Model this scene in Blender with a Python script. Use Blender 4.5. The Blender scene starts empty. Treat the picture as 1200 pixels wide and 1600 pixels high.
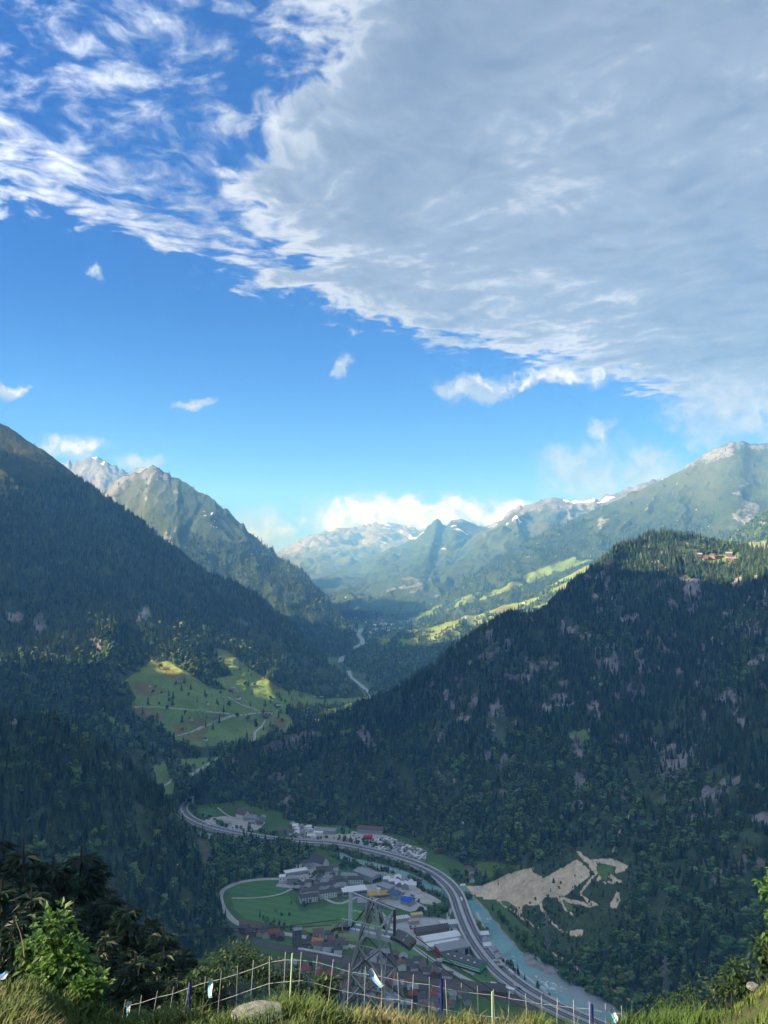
import bpy, bmesh, math, random
import numpy as np
from mathutils import Vector, Matrix
from mathutils.bvhtree import BVHTree

SC = bpy.context.scene
COL = SC.collection
rng = np.random.default_rng(7)
R = random.Random(11)
rad = math.radians

# ------------------------------------------------------------------ camera
CAMZ = 490.0
PITCH = math.atan(80 / 1200)          # horizon 80 px under the picture centre
cd = bpy.data.cameras.new('camera')
cd.sensor_fit = 'VERTICAL'; cd.sensor_height = 36; cd.lens = 27.0
cd.clip_start = 0.1; cd.clip_end = 120000
cam = bpy.data.objects.new('camera', cd); COL.objects.link(cam)
cam.location = (0, 0, CAMZ); cam.rotation_euler = (rad(90) + PITCH, 0, 0)
SC.camera = cam

# ------------------------------------------------------------------ world: sky with clouds
SUN_EL = rad(27.0)
SUN_AZ = math.atan2(-0.985, -0.17)     # x, y of the way to the sun (left, a little behind)
SUN_DIR = Vector((math.sin(SUN_AZ) * math.cos(SUN_EL), math.cos(SUN_AZ) * math.cos(SUN_EL), math.sin(SUN_EL)))
EXPOSURE = 2.1

class NT:
    """small helper for writing node trees"""
    def __init__(s, tree):
        s.t = tree; s.n = tree.nodes; s.l = tree.links
    def node(s, typ, **kw):
        n = s.n.new(typ)
        for k, v in kw.items(): setattr(n, k, v)
        return n
    def put(s, sock, v):
        if v is None: return
        if isinstance(v, bpy.types.NodeSocket): s.l.new(v, sock)
        else:
            if sock.type == 'RGBA' and not hasattr(v, '__len__'): v = (v, v, v, 1)
            if sock.type == 'RGBA' and len(v) == 3: v = (*v, 1)
            sock.default_value = v
    def math(s, op, a, b=None, c=None, clamp=False):
        n = s.node('ShaderNodeMath', operation=op, use_clamp=clamp)
        for i, v in enumerate((a, b, c)): s.put(n.inputs[i], v)
        return n.outputs[0]
    def vmath(s, op, a, b=None):
        n = s.node('ShaderNodeVectorMath', operation=op)
        for i, v in enumerate((a, b)): s.put(n.inputs[i], v)
        return n.outputs['Value'] if op in ('LENGTH', 'DOT_PRODUCT', 'DISTANCE') else n.outputs[0]
    def noise(s, vec, scale, detail=5, rough=0.55, dist=0.0, color=False, lac=2.0):
        n = s.node('ShaderNodeTexNoise')
        s.put(n.inputs['Vector'], vec); s.put(n.inputs['Scale'], scale); s.put(n.inputs['Detail'], detail)
        s.put(n.inputs['Roughness'], rough); s.put(n.inputs['Distortion'], dist); s.put(n.inputs['Lacunarity'], lac)
        return n.outputs['Color' if color else 'Fac']
    def step(s, v, lo, hi, a=0.0, b=1.0, smooth=True):
        n = s.node('ShaderNodeMapRange', interpolation_type='SMOOTHSTEP' if smooth else 'LINEAR', clamp=True)
        for i, q in enumerate((v, lo, hi, a, b)): s.put(n.inputs[i], q)
        return n.outputs[0]
    def mix(s, f, a, b, blend='MIX'):
        n = s.node('ShaderNodeMix', data_type='RGBA', blend_type=blend)
        s.put(n.inputs[0], f); s.put(n.inputs[6], a); s.put(n.inputs[7], b)
        return n.outputs[2]
    def comb(s, x, y, z):
        n = s.node('ShaderNodeCombineXYZ')
        for i, v in enumerate((x, y, z)): s.put(n.inputs[i], v)
        return n.outputs[0]
    def sep(s, v):
        n = s.node('ShaderNodeSeparateXYZ'); s.put(n.inputs[0], v); return n.outputs
    def ramp(s, f, stops, interp='LINEAR'):
        n = s.node('ShaderNodeValToRGB'); n.color_ramp.interpolation = interp
        e = n.color_ramp.elements
        while len(e) < len(stops): e.new(0.5)
        for q, (p, c) in zip(e, stops): q.position = p; q.color = (*c, 1)
        s.put(n.inputs[0], f); return n.outputs[0]

W = bpy.data.worlds.new('World'); SC.world = W; W.use_nodes = True
W.node_tree.nodes.clear()
k = NT(W.node_tree)
sky = k.node('ShaderNodeTexSky', sky_type='NISHITA', sun_disc=False)
sky.sun_elevation = SUN_EL; sky.sun_rotation = SUN_AZ
sky.altitude = 900; sky.air_density = 1.0; sky.dust_density = 0.0; sky.ozone_density = 2.2
dirv = k.vmath('NORMALIZE', k.node('ShaderNodeTexCoord').outputs['Generated'])
dx, dy, dz = k.sep(dirv)
zc = k.math('MAXIMUM', dz, 0.03)
cu = k.math('DIVIDE', dx, zc); cv = k.math('DIVIDE', dy, zc)      # place on the cloud deck overhead
deck = k.comb(cu, cv, 0.0)
warp = k.noise(deck, 1.1, 4, 0.55, color=True)
wv = k.node('ShaderNodeVectorMath', operation='MULTIPLY_ADD')
k.put(wv.inputs[0], warp); k.put(wv.inputs[1], (0.35, 0.7, 0)); k.put(wv.inputs[2], deck)
wdeck = wv.outputs[0]
n_big = k.noise(wdeck, 0.8, 4, 0.5)
n_mid = k.noise(wdeck, 3.0, 7, 0.6)
n_fine = k.noise(wdeck, 12.0, 9, 0.62)
n_off = k.noise(k.vmath('ADD', wdeck, (-0.05, 0.04, 0.0)), 3.0, 7, 0.6)
# the cloud sheet ends along a front that runs away to the right
front = k.math('SUBTRACT', k.math('MULTIPLY_ADD', cu, 0.78, 3.15), cv)
front = k.math('ADD', front, k.math('MULTIPLY_ADD', n_big, 0.8, -0.4))
front = k.math('ADD', front, k.math('MULTIPLY_ADD', n_mid, 1.2, -0.6))
fine = k.math('MULTIPLY_ADD', n_fine, 2.0, -1.0)
solid = k.step(k.math('ADD', k.math('ADD', cu, k.math('MULTIPLY', cv, 0.22)), k.math('MULTIPLY_ADD', n_mid, 0.7, -0.35)), -0.02, 0.42)      # broken up towards the left
e_ = k.math('MULTIPLY', k.math('SUBTRACT', front, 0.30), 2.6)
band = k.math('POWER', 2.718, k.math('MULTIPLY', k.math('MULTIPLY', e_, e_), -1.0))
edge = k.step(front, -0.55, 0.5, -0.75, 0.15)
cov = k.math('ADD', edge, k.math('MULTIPLY', solid, k.math('MULTIPLY_ADD', k.math('MINIMUM', front, 1.05), 0.55, 0.15)))
cov = k.math('ADD', cov, k.math('MULTIPLY', band, 0.20))
cov = k.math('SUBTRACT', cov, k.math('MULTIPLY', k.math('SUBTRACT', 1.0, solid), 0.24))
dens = k.math('ADD', cov, k.math('ADD', k.math('MULTIPLY', fine, 0.50), k.math('MULTIPLY_ADD', n_mid, 1.0, -0.5)))
sheet = k.step(dens, -0.20, 0.42)
thick = k.step(dens, 0.25, 1.15)
lit = k.math('MULTIPLY', k.math('SUBTRACT', n_off, n_mid), 2.0)
shade = k.math('ADD', k.math('MULTIPLY', thick, 0.70), k.math('MULTIPLY_ADD', n_big, 1.5, -0.72))
shade = k.math('ADD', shade, k.math('ADD', lit, k.math('MULTIPLY_ADD', n_fine, 0.5, -0.25)), clamp=True)
deck_col = k.ramp(shade, [(0.0, (1.95, 2.15, 2.42)), (0.35, (1.02, 1.22, 1.52)), (1.0, (0.58, 0.72, 0.98))])
glow = k.math('MAXIMUM', k.vmath('DOT_PRODUCT', dirv, tuple(SUN_DIR)), 0.0)      # cloud brightened towards the sun like forward scatter, strengthened to light shaded ground
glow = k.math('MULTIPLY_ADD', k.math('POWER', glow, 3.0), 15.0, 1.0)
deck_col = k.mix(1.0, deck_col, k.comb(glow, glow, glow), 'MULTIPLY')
# small cumulus low over the ranges, each at its own bearing and elevation
az = k.math('DIVIDE', dx, k.math('MAXIMUM', dy, 0.05)); el = k.math('DIVIDE', dz, k.math('MAXIMUM', dy, 0.05))
low = k.comb(az, el, 0.0)
lw = k.noise(low, 16.0, 9, 0.66, color=True)
lw_ = k.node('ShaderNodeVectorMath', operation='MULTIPLY_ADD')
k.put(lw_.inputs[0], lw); k.put(lw_.inputs[1], (0.09, 0.07, 0)); k.put(lw_.inputs[2], k.vmath('ADD', low, (-0.045, -0.035, 0)))
low = lw_.outputs[0]
PUFFS = [  # azimuth, elevation (tangents), half sizes, brightness
    (-0.03, 0.060, 0.100, 0.036, 1.15), (0.01, 0.066, 0.07, 0.040, 1.2), (0.055, 0.058, 0.10, 0.036, 1.1), (0.10, 0.066, 0.085, 0.034, 1.0), (0.165, 0.058, 0.065, 0.032, 1.15),
    (-0.165, 0.040, 0.085, 0.040, 0.55), (-0.41, 0.150, 0.060, 0.024, 0.8), (-0.325, 0.136, 0.052, 0.016, 0.55),
    (0.265, 0.118, 0.085, 0.055, 0.12), (0.345, 0.118, 0.075, 0.060, 0.15), (0.45, 0.205, 0.110, 0.065, 0.25),
    (0.115, 0.232, 0.065, 0.026, 0.5), (-0.058, 0.262, 0.022, 0.018, 0.5), (-0.245, 0.212, 0.035, 0.009, 0.5),
    (-0.495, 0.228, 0.022, 0.013, 0.45), (0.285, 0.175, 0.03, 0.02, 0.35), (0.24, 0.245, 0.11, 0.018, 0.8), (-0.385, 0.385, 0.02, 0.016, 0.7)]
pm = None; pl = None
lx, ly, _z = k.sep(low)
for (a0, b0, ra, rb, br) in PUFFS:
    ex = k.math('MULTIPLY', k.math('SUBTRACT', lx, a0), 1 / ra); ey = k.math('MULTIPLY', k.math('SUBTRACT', ly, b0), 1 / rb)
    d2 = k.math('ADD', k.math('MULTIPLY', ex, ex), k.math('MULTIPLY', ey, ey))
    m = k.math('SUBTRACT', 1.0, d2)
    l = k.math('MULTIPLY', k.math('MAXIMUM', m, 0.0), k.math('MULTIPLY_ADD', ey, 0.18, br))
    pm = m if pm is None else k.math('MAXIMUM', pm, m)
    pl = l if pl is None else k.math('MAXIMUM', pl, l)
lfine = k.noise(low, 40.0, 9, 0.66)
puff = k.step(k.math('ADD', pm, k.math('MULTIPLY_ADD', lfine, 1.9, -1.05)), 0.0, 1.0)
puff = k.math('MULTIPLY', puff, k.step(dy, 0.0, 0.2))
puff_l = k.math('ADD', k.math('MULTIPLY_ADD', pl, 0.62, 0.12), k.math('MULTIPLY_ADD', lfine, 1.7, -0.85), clamp=True)
puff_col = k.ramp(puff_l, [(0.0, (1.0, 1.25, 1.75)), (0.45, (1.55, 1.85, 2.35)), (1.0, (4.2, 4.15, 3.95))])
tint = k.mix(k.step(dz, 0.0, 0.30, smooth=False), (0.135, 0.30, 0.72, 1), (0.046, 0.18, 0.46, 1))      # deep mountain blue above, paler by the ranges
skyc = k.mix(1.0, sky.outputs[0], tint, 'MULTIPLY')
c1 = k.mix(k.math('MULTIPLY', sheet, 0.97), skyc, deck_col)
c1 = k.mix(k.math('MULTIPLY', puff, 0.97), c1, puff_col)
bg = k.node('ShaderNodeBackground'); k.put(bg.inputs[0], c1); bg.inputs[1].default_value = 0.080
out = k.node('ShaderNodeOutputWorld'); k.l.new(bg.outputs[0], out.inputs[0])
W.cycles.sampling_method = 'MANUAL'; W.cycles.sample_map_resolution = 1024

# ------------------------------------------------------------------ sun
sd = bpy.data.lights.new('sun', 'SUN'); sd.energy = 3.0; sd.angle = rad(0.55); sd.color = (1.0, 0.93, 0.82)
sun = bpy.data.objects.new('sun', sd); COL.objects.link(sun)
sun.rotation_euler = SUN_DIR.to_track_quat('Z', 'Y').to_euler(); sun.location = (-300, -100, 900)

# ------------------------------------------------------------------ exposure, sampling
vs = SC.view_settings
vs.view_transform = 'Standard'; vs.look = 'None'; vs.exposure = EXPOSURE; vs.gamma = 1.0; vs.use_curve_mapping = False
SC.render.engine = 'CYCLES'
cy = SC.cycles
cy.use_denoising = True; cy.max_bounces = 5; cy.diffuse_bounces = 3; cy.glossy_bounces = 2; cy.transmission_bounces = 3
cy.transparent_max_bounces = 6; cy.volume_bounces = 1; cy.use_adaptive_sampling = True; cy.adaptive_threshold = 0.02
cy.caustics_reflective = False; cy.caustics_refractive = False; cy.sample_clamp_indirect = 4

# ------------------------------------------------------------------ pixel <-> place
CF = np.array((0, math.cos(PITCH), math.sin(PITCH))); CU = np.array((0, -math.sin(PITCH), math.cos(PITCH)))
CAM = np.array((0, 0, CAMZ))
def ray(px, py):
    return np.array(((px - 600) / 1200, 0, 0)) + CU * ((800 - py) / 1200) + CF
def U(px, py, Y):
    d = ray(px, py); return CAM + d * (Y / d[1])
def G(px, py, z=0.0):
    d = ray(px, py); return CAM + d * ((z - CAMZ) / d[2])
def proj(P):
    q = P - CAM; w = q @ CF
    w = np.where(w > 0.05, w, np.nan)
    return 600 + 1200 * q[:, 0] / w, 800 - 1200 * (q @ CU) / w

# ------------------------------------------------------------------ noise
def _h(ix, iy, iz, seed):
    n = (ix * 374761393 + iy * 668265263 + iz * 2147483647 + seed * 974634769) & 0xffffffff
    n = ((n ^ (n >> 13)) * 1274126177) & 0xffffffff
    return ((n ^ (n >> 16)) & 0xffff) / 65535.0
def vnoise(p, seed=0):
    p = np.asarray(p, float); i = np.floor(p).astype(np.int64); f = p - i; f = f * f * f * (f * (f * 6 - 15) + 10)
    out = 0
    for a in (0, 1):
        for b in (0, 1):
            for c in (0, 1):
                w = (f[:, 0] if a else 1 - f[:, 0]) * (f[:, 1] if b else 1 - f[:, 1]) * (f[:, 2] if c else 1 - f[:, 2])
                out = out + w * _h(i[:, 0] + a, i[:, 1] + b, i[:, 2] + c, seed)
    return out
def fbm(p, oct=4, seed=0, gain=0.5, ridged=False):
    p = np.asarray(p, float); s = 0; a = 1.0; t = 0
    for o in range(oct):
        n = vnoise(p * 2 ** o + o * 17.3, seed + o)
        if ridged: n = 1 - np.abs(2 * n - 1)
        s = s + a * n; t += a; a *= gain
    return s / t                    # 0..1
def sstep(x, a, b):
    t = np.clip((x - a) / (b - a), 0, 1); return t * t * (3 - 2 * t)
def in_poly(px, py, poly):
    r = np.zeros(len(px), bool); n = len(poly)
    for i in range(n):
        x0, y0 = poly[i]; x1, y1 = poly[(i + 1) % n]
        if y0 == y1: continue
        c = ((y0 > py) != (y1 > py)) & (px < (x1 - x0) * (py - y0) / (y1 - y0) + x0)
        r ^= c
    return r
def poly_soft(px, py, poly, w):
    """1 inside, 0 outside, with a soft rim w wide"""
    d = seg_dist(px, py, list(poly) + [poly[0]]); return np.clip(0.5 + np.where(in_poly(px, py, poly), d, -d) / w, 0, 1)
def seg_dist(px, py, line):
    d = np.full(len(px), 1e9)
    for (x0, y0), (x1, y1) in zip(line[:-1], line[1:]):
        vx, vy = x1 - x0, y1 - y0; L = vx * vx + vy * vy + 1e-9
        t = np.clip(((px - x0) * vx + (py - y0) * vy) / L, 0, 1)
        d = np.minimum(d, np.hypot(px - x0 - t * vx, py - y0 - t * vy))
    return d

# ------------------------------------------------------------------ object helpers
def tag(o, label=None, cat=None, group=None, kind=None):
    if label: o['label'] = label
    if cat: o['category'] = cat
    if group: o['group'] = group
    if kind: o['kind'] = kind
    return o
def mesh_obj(name, V, F, mat=None, parent=None, smooth=False, mats=None, midx=None):
    me = bpy.data.meshes.new(name)
    me.from_pydata([tuple(v) for v in V], [], [tuple(f) for f in F])
    if smooth: me.polygons.foreach_set('use_smooth', np.ones(len(me.polygons), bool))
    if mat is not None: me.materials.append(mat)
    for m in (mats or []): me.materials.append(m)
    if midx is not None: me.polygons.foreach_set('material_index', np.asarray(midx, np.int32))
    me.update()
    o = bpy.data.objects.new(name, me); COL.objects.link(o)
    if parent is not None: o.parent = parent
    return o
def grid_obj(name, P, mat, attrs=None, smooth=True):
    """P: (nv, nu, 3) array -> one quad grid"""
    nv, nu = P.shape[:2]
    i = np.arange(nv * nu).reshape(nv, nu)
    F = np.stack([i[:-1, :-1], i[1:, :-1], i[1:, 1:], i[:-1, 1:]], -1).reshape(-1, 4)
    me = bpy.data.meshes.new(name)
    me.vertices.add(nv * nu); me.vertices.foreach_set('co', P.reshape(-1).astype(np.float32))
    me.loops.add(F.size); me.loops.foreach_set('vertex_index', F.reshape(-1).astype(np.int32))
    me.polygons.add(len(F)); me.polygons.foreach_set('loop_start', np.arange(0, F.size, 4, dtype=np.int32))
    me.polygons.foreach_set('use_smooth', np.full(len(F), smooth))
    me.update(calc_edges=True)
    for nme, v in (attrs or {}).items():
        a = me.attributes.new(nme, 'FLOAT', 'POINT'); a.data.foreach_set('value', v.reshape(-1).astype(np.float32))
    me.materials.append(mat)
    o = bpy.data.objects.new(name, me); COL.objects.link(o)
    return o
def material(name):
    m = bpy.data.materials.new(name); m.use_nodes = True
    m.node_tree.nodes.clear(); q = NT(m.node_tree)
    b = q.node('ShaderNodeBsdfPrincipled'); o = q.node('ShaderNodeOutputMaterial'); q.l.new(b.outputs[0], o.inputs[0])
    b.inputs['Roughness'].default_value = 0.9; b.inputs['Specular IOR Level'].default_value = 0.2
    return m, q, b
def plain(name, col, rough=0.8, var=0.12, scale=0.4, metal=0.0, spec=0.25, rand=0.0):
    """a colour with uneven tone (object space), optional spread from copy to copy"""
    m, q, b = material(name)
    tc = q.node('ShaderNodeTexCoord').outputs['Object']
    f = q.noise(tc, scale, 5, 0.6)
    c = q.mix(f, tuple(x * (1 - var) for x in col), tuple(min(1, x * (1 + var)) for x in col))
    if rand:
        r = q.node('ShaderNodeObjectInfo').outputs['Random']
        h = q.node('ShaderNodeHueSaturation'); q.put(h.inputs['Color'], c)
        q.put(h.inputs['Value'], q.math('MULTIPLY_ADD', r, rand * 2, 1 - rand)); c = h.outputs[0]
    q.put(b.inputs['Base Color'], c); b.inputs['Roughness'].default_value = rough
    b.inputs['Metallic'].default_value = metal; b.inputs['Specular IOR Level'].default_value = spec
    return m

# ------------------------------------------------------------------ terrain materials
def terrain_mat(name, forest=(0.06, 0.088, 0.045), meadow=(0.15, 0.25, 0.07), rock=(0.32, 0.30, 0.28), alp=(0.10, 0.14, 0.06), sc=1.0, bump=1.0):
    m, q, b = material(name)
    pos = q.node('ShaderNodeNewGeometry').outputs['Position']
    A = lambda n: q.node('ShaderNodeAttribute', attribute_name=n).outputs['Fac']
    n1 = q.noise(pos, 0.004 / sc, 6, 0.6); n2 = q.noise(pos, 0.03 / sc, 7, 0.65); n3 = q.noise(pos, 0.16 / sc, 5, 0.6)
    stre = q.noise(q.vmath('MULTIPLY', pos, (1, 1, 0.22)), 0.035 / sc, 6, 0.65)
    brk = q.math("ADD", q.math("MULTIPLY_ADD", n2, 1.1, -0.55), q.math("ADD", q.math("MULTIPLY_ADD", n3, 1.5, -0.75), q.math("MULTIPLY_ADD", stre, 1.2, -0.6)))
    cut = lambda a, w=0.09: q.step(q.math('ADD', a, brk), 0.5 - w, 0.5 + w)
    fc = q.mix(q.step(n2, 0.3, 0.7), forest, tuple(x * 1.7 for x in forest))
    fc = q.mix(q.math('MULTIPLY', q.step(n1, 0.42, 0.62), 0.4), fc, (0.05, 0.075, 0.03))
    mc = q.mix(q.step(n1, 0.40, 0.62), meadow, (meadow[0] * 1.25, meadow[1] * 0.95, meadow[2] * 1.1))
    mc = q.mix(q.step(n2, 0.35, 0.75), mc, (meadow[0] * 0.7, meadow[1] * 0.75, meadow[2] * 0.7))
    ac = q.mix(q.step(n2, 0.3, 0.7), alp, (alp[0] * 0.55, alp[1] * 0.6, alp[2] * 0.6))
    ac = q.mix(q.step(n1, 0.45, 0.65), ac, (alp[0] * 1.4, alp[1] * 1.15, alp[2] * 1.2))
    rc = q.mix(q.step(stre, 0.32, 0.68), tuple(x * 0.45 for x in rock), tuple(x * 1.25 for x in rock))
    rc = q.mix(q.step(n3, 0.55, 0.75), rc, tuple(x * 0.5 for x in rock))
    sandc = q.mix(q.step(q.math('ADD', q.math('MULTIPLY', n2, 0.6), q.math('MULTIPLY', n3, 0.4)), 0.36, 0.62), (0.56, 0.43, 0.28), (0.86, 0.69, 0.47))
    c = q.mix(cut(A('alp')), fc, ac)
    c = q.mix(q.step(q.math('ADD', A('meadow'), q.math('MULTIPLY', brk, 0.35)), 0.43, 0.57), c, mc)
    c = q.mix(cut(A('dry'), 0.14), c, (0.22, 0.19, 0.08))
    c = q.mix(cut(A('rock')), c, rc)
    c = q.mix(q.step(q.math('ADD', A('sand'), q.math('MULTIPLY', brk, 0.30)), 0.44, 0.56), c, sandc)
    c = q.mix(cut(A('snow'), 0.05), c, (0.85, 0.87, 0.90))
    q.put(b.inputs['Base Color'], c)
    bp = q.node('ShaderNodeBump'); bp.inputs['Strength'].default_value = 0.8; bp.inputs['Distance'].default_value = 6.0 * sc * bump
    q.put(bp.inputs['Height'], q.math('ADD', q.math('ADD', n2, q.math('MULTIPLY', n3, 0.35)), q.math('MULTIPLY', stre, 0.6)))
    q.l.new(bp.outputs[0], b.inputs['Normal'])
    b.inputs['Roughness'].default_value = 1.0; b.inputs['Specular IOR Level'].default_value = 0.05
    return m

# ------------------------------------------------------------------ the mountains, as lofted slopes
def cr(C, t):
    """Catmull-Rom through rows of C at parameters t (0..n-1), along axis 0"""
    n = len(C); i = np.clip(np.floor(t).astype(int), 0, n - 2); f = (t - i)[:, None]
    g = lambda j: C[np.clip(j, 0, n - 1)]
    p0, p1, p2, p3 = g(i - 1), g(i), g(i + 1), g(i + 2)
    return 0.5 * (2 * p1 + (p2 - p0) * f + (2 * p0 - 5 * p1 + 4 * p2 - p3) * f ** 2 + (3 * p1 - p0 - 3 * p2 + p3) * f ** 3)
def slope(name, lines, nu, nv, mat, seed, prof=1.15, back=(600, 0.75), gully=(90, 28), rough=(60, 10), jag=4.0, classes=None, ridge_keep=0.35):
    """lines: control lines from the ridge down to the foot, each a list of places. Returns the object and its grid data."""
    L = [np.array([np.asarray(p, float) for p in ln]) for ln in lines]
    n = len(L[0]); tu = np.linspace(0, n - 1, nu)
    # even spacing along the ridge
    fine = cr(L[0], np.linspace(0, n - 1, 60 * n)); fine_f = cr(L[-1], np.linspace(0, n - 1, 60 * n))
    s = np.r_[0, np.cumsum(np.linalg.norm(np.diff(fine, axis=0), axis=1) + np.linalg.norm(np.diff(fine_f, axis=0), axis=1))]
    tu = np.interp(np.linspace(0, s[-1], nu), s, np.linspace(0, n - 1, 60 * n))
    Lu = [cr(l, tu) for l in L]
    nb = max(4, nv // 6)
    rows = []
    bd = Lu[0] - CAM; bd[:, 2] = 0; bd /= np.linalg.norm(bd, axis=1)[:, None]
    for j in range(nb):                                  # the far side, down from the ridge
        q = 1 - j / nb
        rows.append(Lu[0] + bd * back[0] * q - np.array((0, 0, 1)) * back[0] * back[1] * q ** 1.15)
    nf = nv - nb
    if len(Lu) == 2:
        for t in np.linspace(0, 1, nf):
            P = Lu[0] + (Lu[1] - Lu[0]) * t
            P[:, 2] = Lu[1][:, 2] + (Lu[0][:, 2] - Lu[1][:, 2]) * (1 - t) ** prof
            rows.append(P)
    else:
        S = np.stack(Lu); tv = np.linspace(0, len(Lu) - 1, nf)
        rows += [S[int(math.floor(t))] * (1 - (t - math.floor(t))) + S[min(len(Lu) - 1, int(math.floor(t)) + 1)] * (t - math.floor(t)) for t in tv]
    P = np.stack(rows)                                   # (nv, nu, 3)
    v = np.r_[-(1 - np.arange(nb) / nb), np.linspace(0, 1, nf)]
    N = np.cross(np.gradient(P, axis=1), np.gradient(P, axis=0)); N /= np.linalg.norm(N, axis=2)[..., None] + 1e-9
    N *= np.sign(N[..., 2:3])
    su = np.r_[0, np.cumsum(np.linalg.norm(np.diff(P[nb + nf // 3], axis=0), axis=1))][None, :] * np.ones((len(v), 1))
    sv = np.cumsum(np.r_[np.zeros((1, nu)), np.linalg.norm(np.diff(P, axis=0), axis=2)], axis=0)
    flat = P.reshape(-1, 3)
    w = (fbm(flat / 260.0, 3, seed + 5) - 0.5).reshape(len(v), nu)
    g = fbm(np.stack([(su / gully[0] + w * 1.6).ravel(), (sv / (gully[0] * 5)).ravel(), np.zeros(su.size)], 1), 4, seed, 0.52, True).reshape(len(v), nu)
    r = fbm(flat / rough[0], 5, seed + 9, 0.55).reshape(len(v), nu)
    va = np.abs(v)[:, None]
    env = (ridge_keep + (1 - ridge_keep) * sstep(va, 0, 0.22)) * (1 - 0.92 * sstep(va, 0.82, 1.0))
    d = ((g - 0.62) * 2 * gully[1] + (r - 0.5) * 2 * rough[1]) * env
    P = P + N * d[..., None]
    jg = (fbm(np.stack([su[0] / 45, np.zeros(nu), np.full(nu, seed)], 1), 4, seed + 3, 0.6) - 0.5) * 2 * jag
    P[..., 2] += jg[None, :] * np.exp(-(va / 0.05) ** 2)
    flat = P.reshape(-1, 3)
    px, py = proj(flat)
    N = np.cross(np.gradient(P, axis=1), np.gradient(P, axis=0)); N /= np.linalg.norm(N, axis=2)[..., None] + 1e-9
    steep = 1 - np.abs(N[..., 2]).ravel()
    D = dict(P=flat, px=px, py=py, v=np.repeat(v, nu), steep=steep, g=g.ravel(), r=r.ravel(), N=N.reshape(-1, 3), nu=nu, nv=len(v), name=name)
    A = {a: np.zeros(len(flat)) for a in ('meadow', 'rock', 'sand', 'snow', 'alp', 'dry', 'bare')}
    if classes: classes(D, A)
    D['A'] = A
    o = grid_obj(name, P, mat, A); o['kind'] = 'structure'
    D['obj'] = o
    return D
#@@TERRAIN
def pts(L): return [U(*p) for p in L]
def floor_z(Y):
    return np.interp(Y, [0, 1470, 1560, 2100, 2400, 3200, 5000, 7000, 13000, 60000], [0, 0, 12, 44, 58, 100, 148, 230, 262, 300])

z8 = lambda L: [(720 + x / 4.444, 1330 + y / 4.444) for x, y in L]
# --- valley floor, one sheet out to the horizon
gy = np.r_[np.linspace(-9000, 300, 12), np.linspace(340, 1700, 170), np.linspace(1740, 5400, 150), np.linspace(5600, 15300, 45)]
gx = np.r_[np.linspace(-20000, -1500, 14), np.linspace(-1400, 1400, 281), np.linspace(1500, 20000, 14)]
GX, GY = np.meshgrid(gx, gy)
GZ = floor_z(GY)
far_m = sstep(GY, 1700, 2100)
rough_g = (fbm(np.stack([GX.ravel() / 120, GY.ravel() / 120, np.zeros(GX.size)], 1), 4, 3) - 0.5).reshape(GX.shape)
GZ = GZ + rough_g * 14 * far_m
ga = {a: np.zeros(GX.shape) for a in ('meadow', 'rock', 'sand', 'snow', 'alp', 'dry', 'bare')}
ga['meadow'] = np.where(GY < 1600, 0.72, 0.25) + 0.0 * GX
far_spots = fbm(np.stack([GX.ravel() / 150, GY.ravel() / 330, np.zeros(GX.size)], 1), 3, 31).reshape(GX.shape)
ga['meadow'] = np.where(GY > 2300, sstep(far_spots, 0.48, 0.66) * 0.95, ga['meadow'])
_X, _Y = proj(np.stack([GX, GY, GZ], -1).reshape(-1, 3))
ga['sand'] = np.where(in_poly(_X, _Y, z8([(-30, 215), (60, 240), (150, 235), (330, 150), (500, 100), (660, 320), (560, 365), (430, 440), (400, 430), (385, 390), (320, 345), (180, 340), (60, 290), (-20, 250)])), 0.9, 0).reshape(GX.shape)
M_ground = terrain_mat('valley_ground', meadow=(0.10, 0.18, 0.060), bump=0.12)
ground = grid_obj('ground', np.stack([GX, GY, GZ], -1), M_ground, ga); ground['kind'] = 'structure'

M_near = terrain_mat('forest_slope', rock=(0.30, 0.27, 0.255))
M_mid = terrain_mat('mid_slope', sc=1.6, meadow=(0.21, 0.31, 0.10), alp=(0.06, 0.085, 0.04))
M_far = terrain_mat('far_slope', sc=3.5, forest=(0.028, 0.045, 0.025), rock=(0.20, 0.205, 0.20), alp=(0.06, 0.088, 0.042))
M_rocky = terrain_mat('rocky_range', sc=5.0, rock=(0.21, 0.205, 0.19), alp=(0.10, 0.12, 0.05))

z7 = lambda L: [(160 + x / 2.4, 980 + y / 2.4) for x, y in L]       # notes taken on an enlarged crop of the photograph
MEADOWS = [z7([(70, 210), (190, 120), (240, 125), (375, 205), (400, 230), (470, 235), (400, 195), (490, 180), (412, 75), (470, 90), (560, 160), (700, 245), (715, 232), (830, 268), (1000, 262),
              (1004, 278), (850, 302), (760, 300), (690, 310), (720, 370), (690, 395), (620, 380), (625, 415), (590, 440), (480, 435), (380, 450), (290, 440), (200, 365), (110, 305), (120, 250)]),
           z7([(290, 495), (430, 485), (475, 500), (400, 560), (330, 562)]), z7([(190, 520), (232, 500), (272, 600), (262, 645), (200, 598)]),
           z7([(20, 325), (70, 360), (50, 370), (10, 345)]), z7([(60, 370), (110, 365), (100, 395), (65, 390)])]
DRY = [z7([(105, 300), (190, 305), (240, 345), (190, 370), (130, 340)]), z7([(260, 370), (390, 330), (400, 390), (370, 430), (290, 430)]), z7([(640, 335), (690, 345), (695, 390), (660, 390)]),
       z7([(190, 130), (280, 160), (360, 205), (290, 205), (210, 165)]), z7([(80, 215), (170, 200), (260, 240), (180, 260), (90, 250)]), z7([(560, 160), (690, 240), (650, 235), (590, 195)])]
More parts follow.
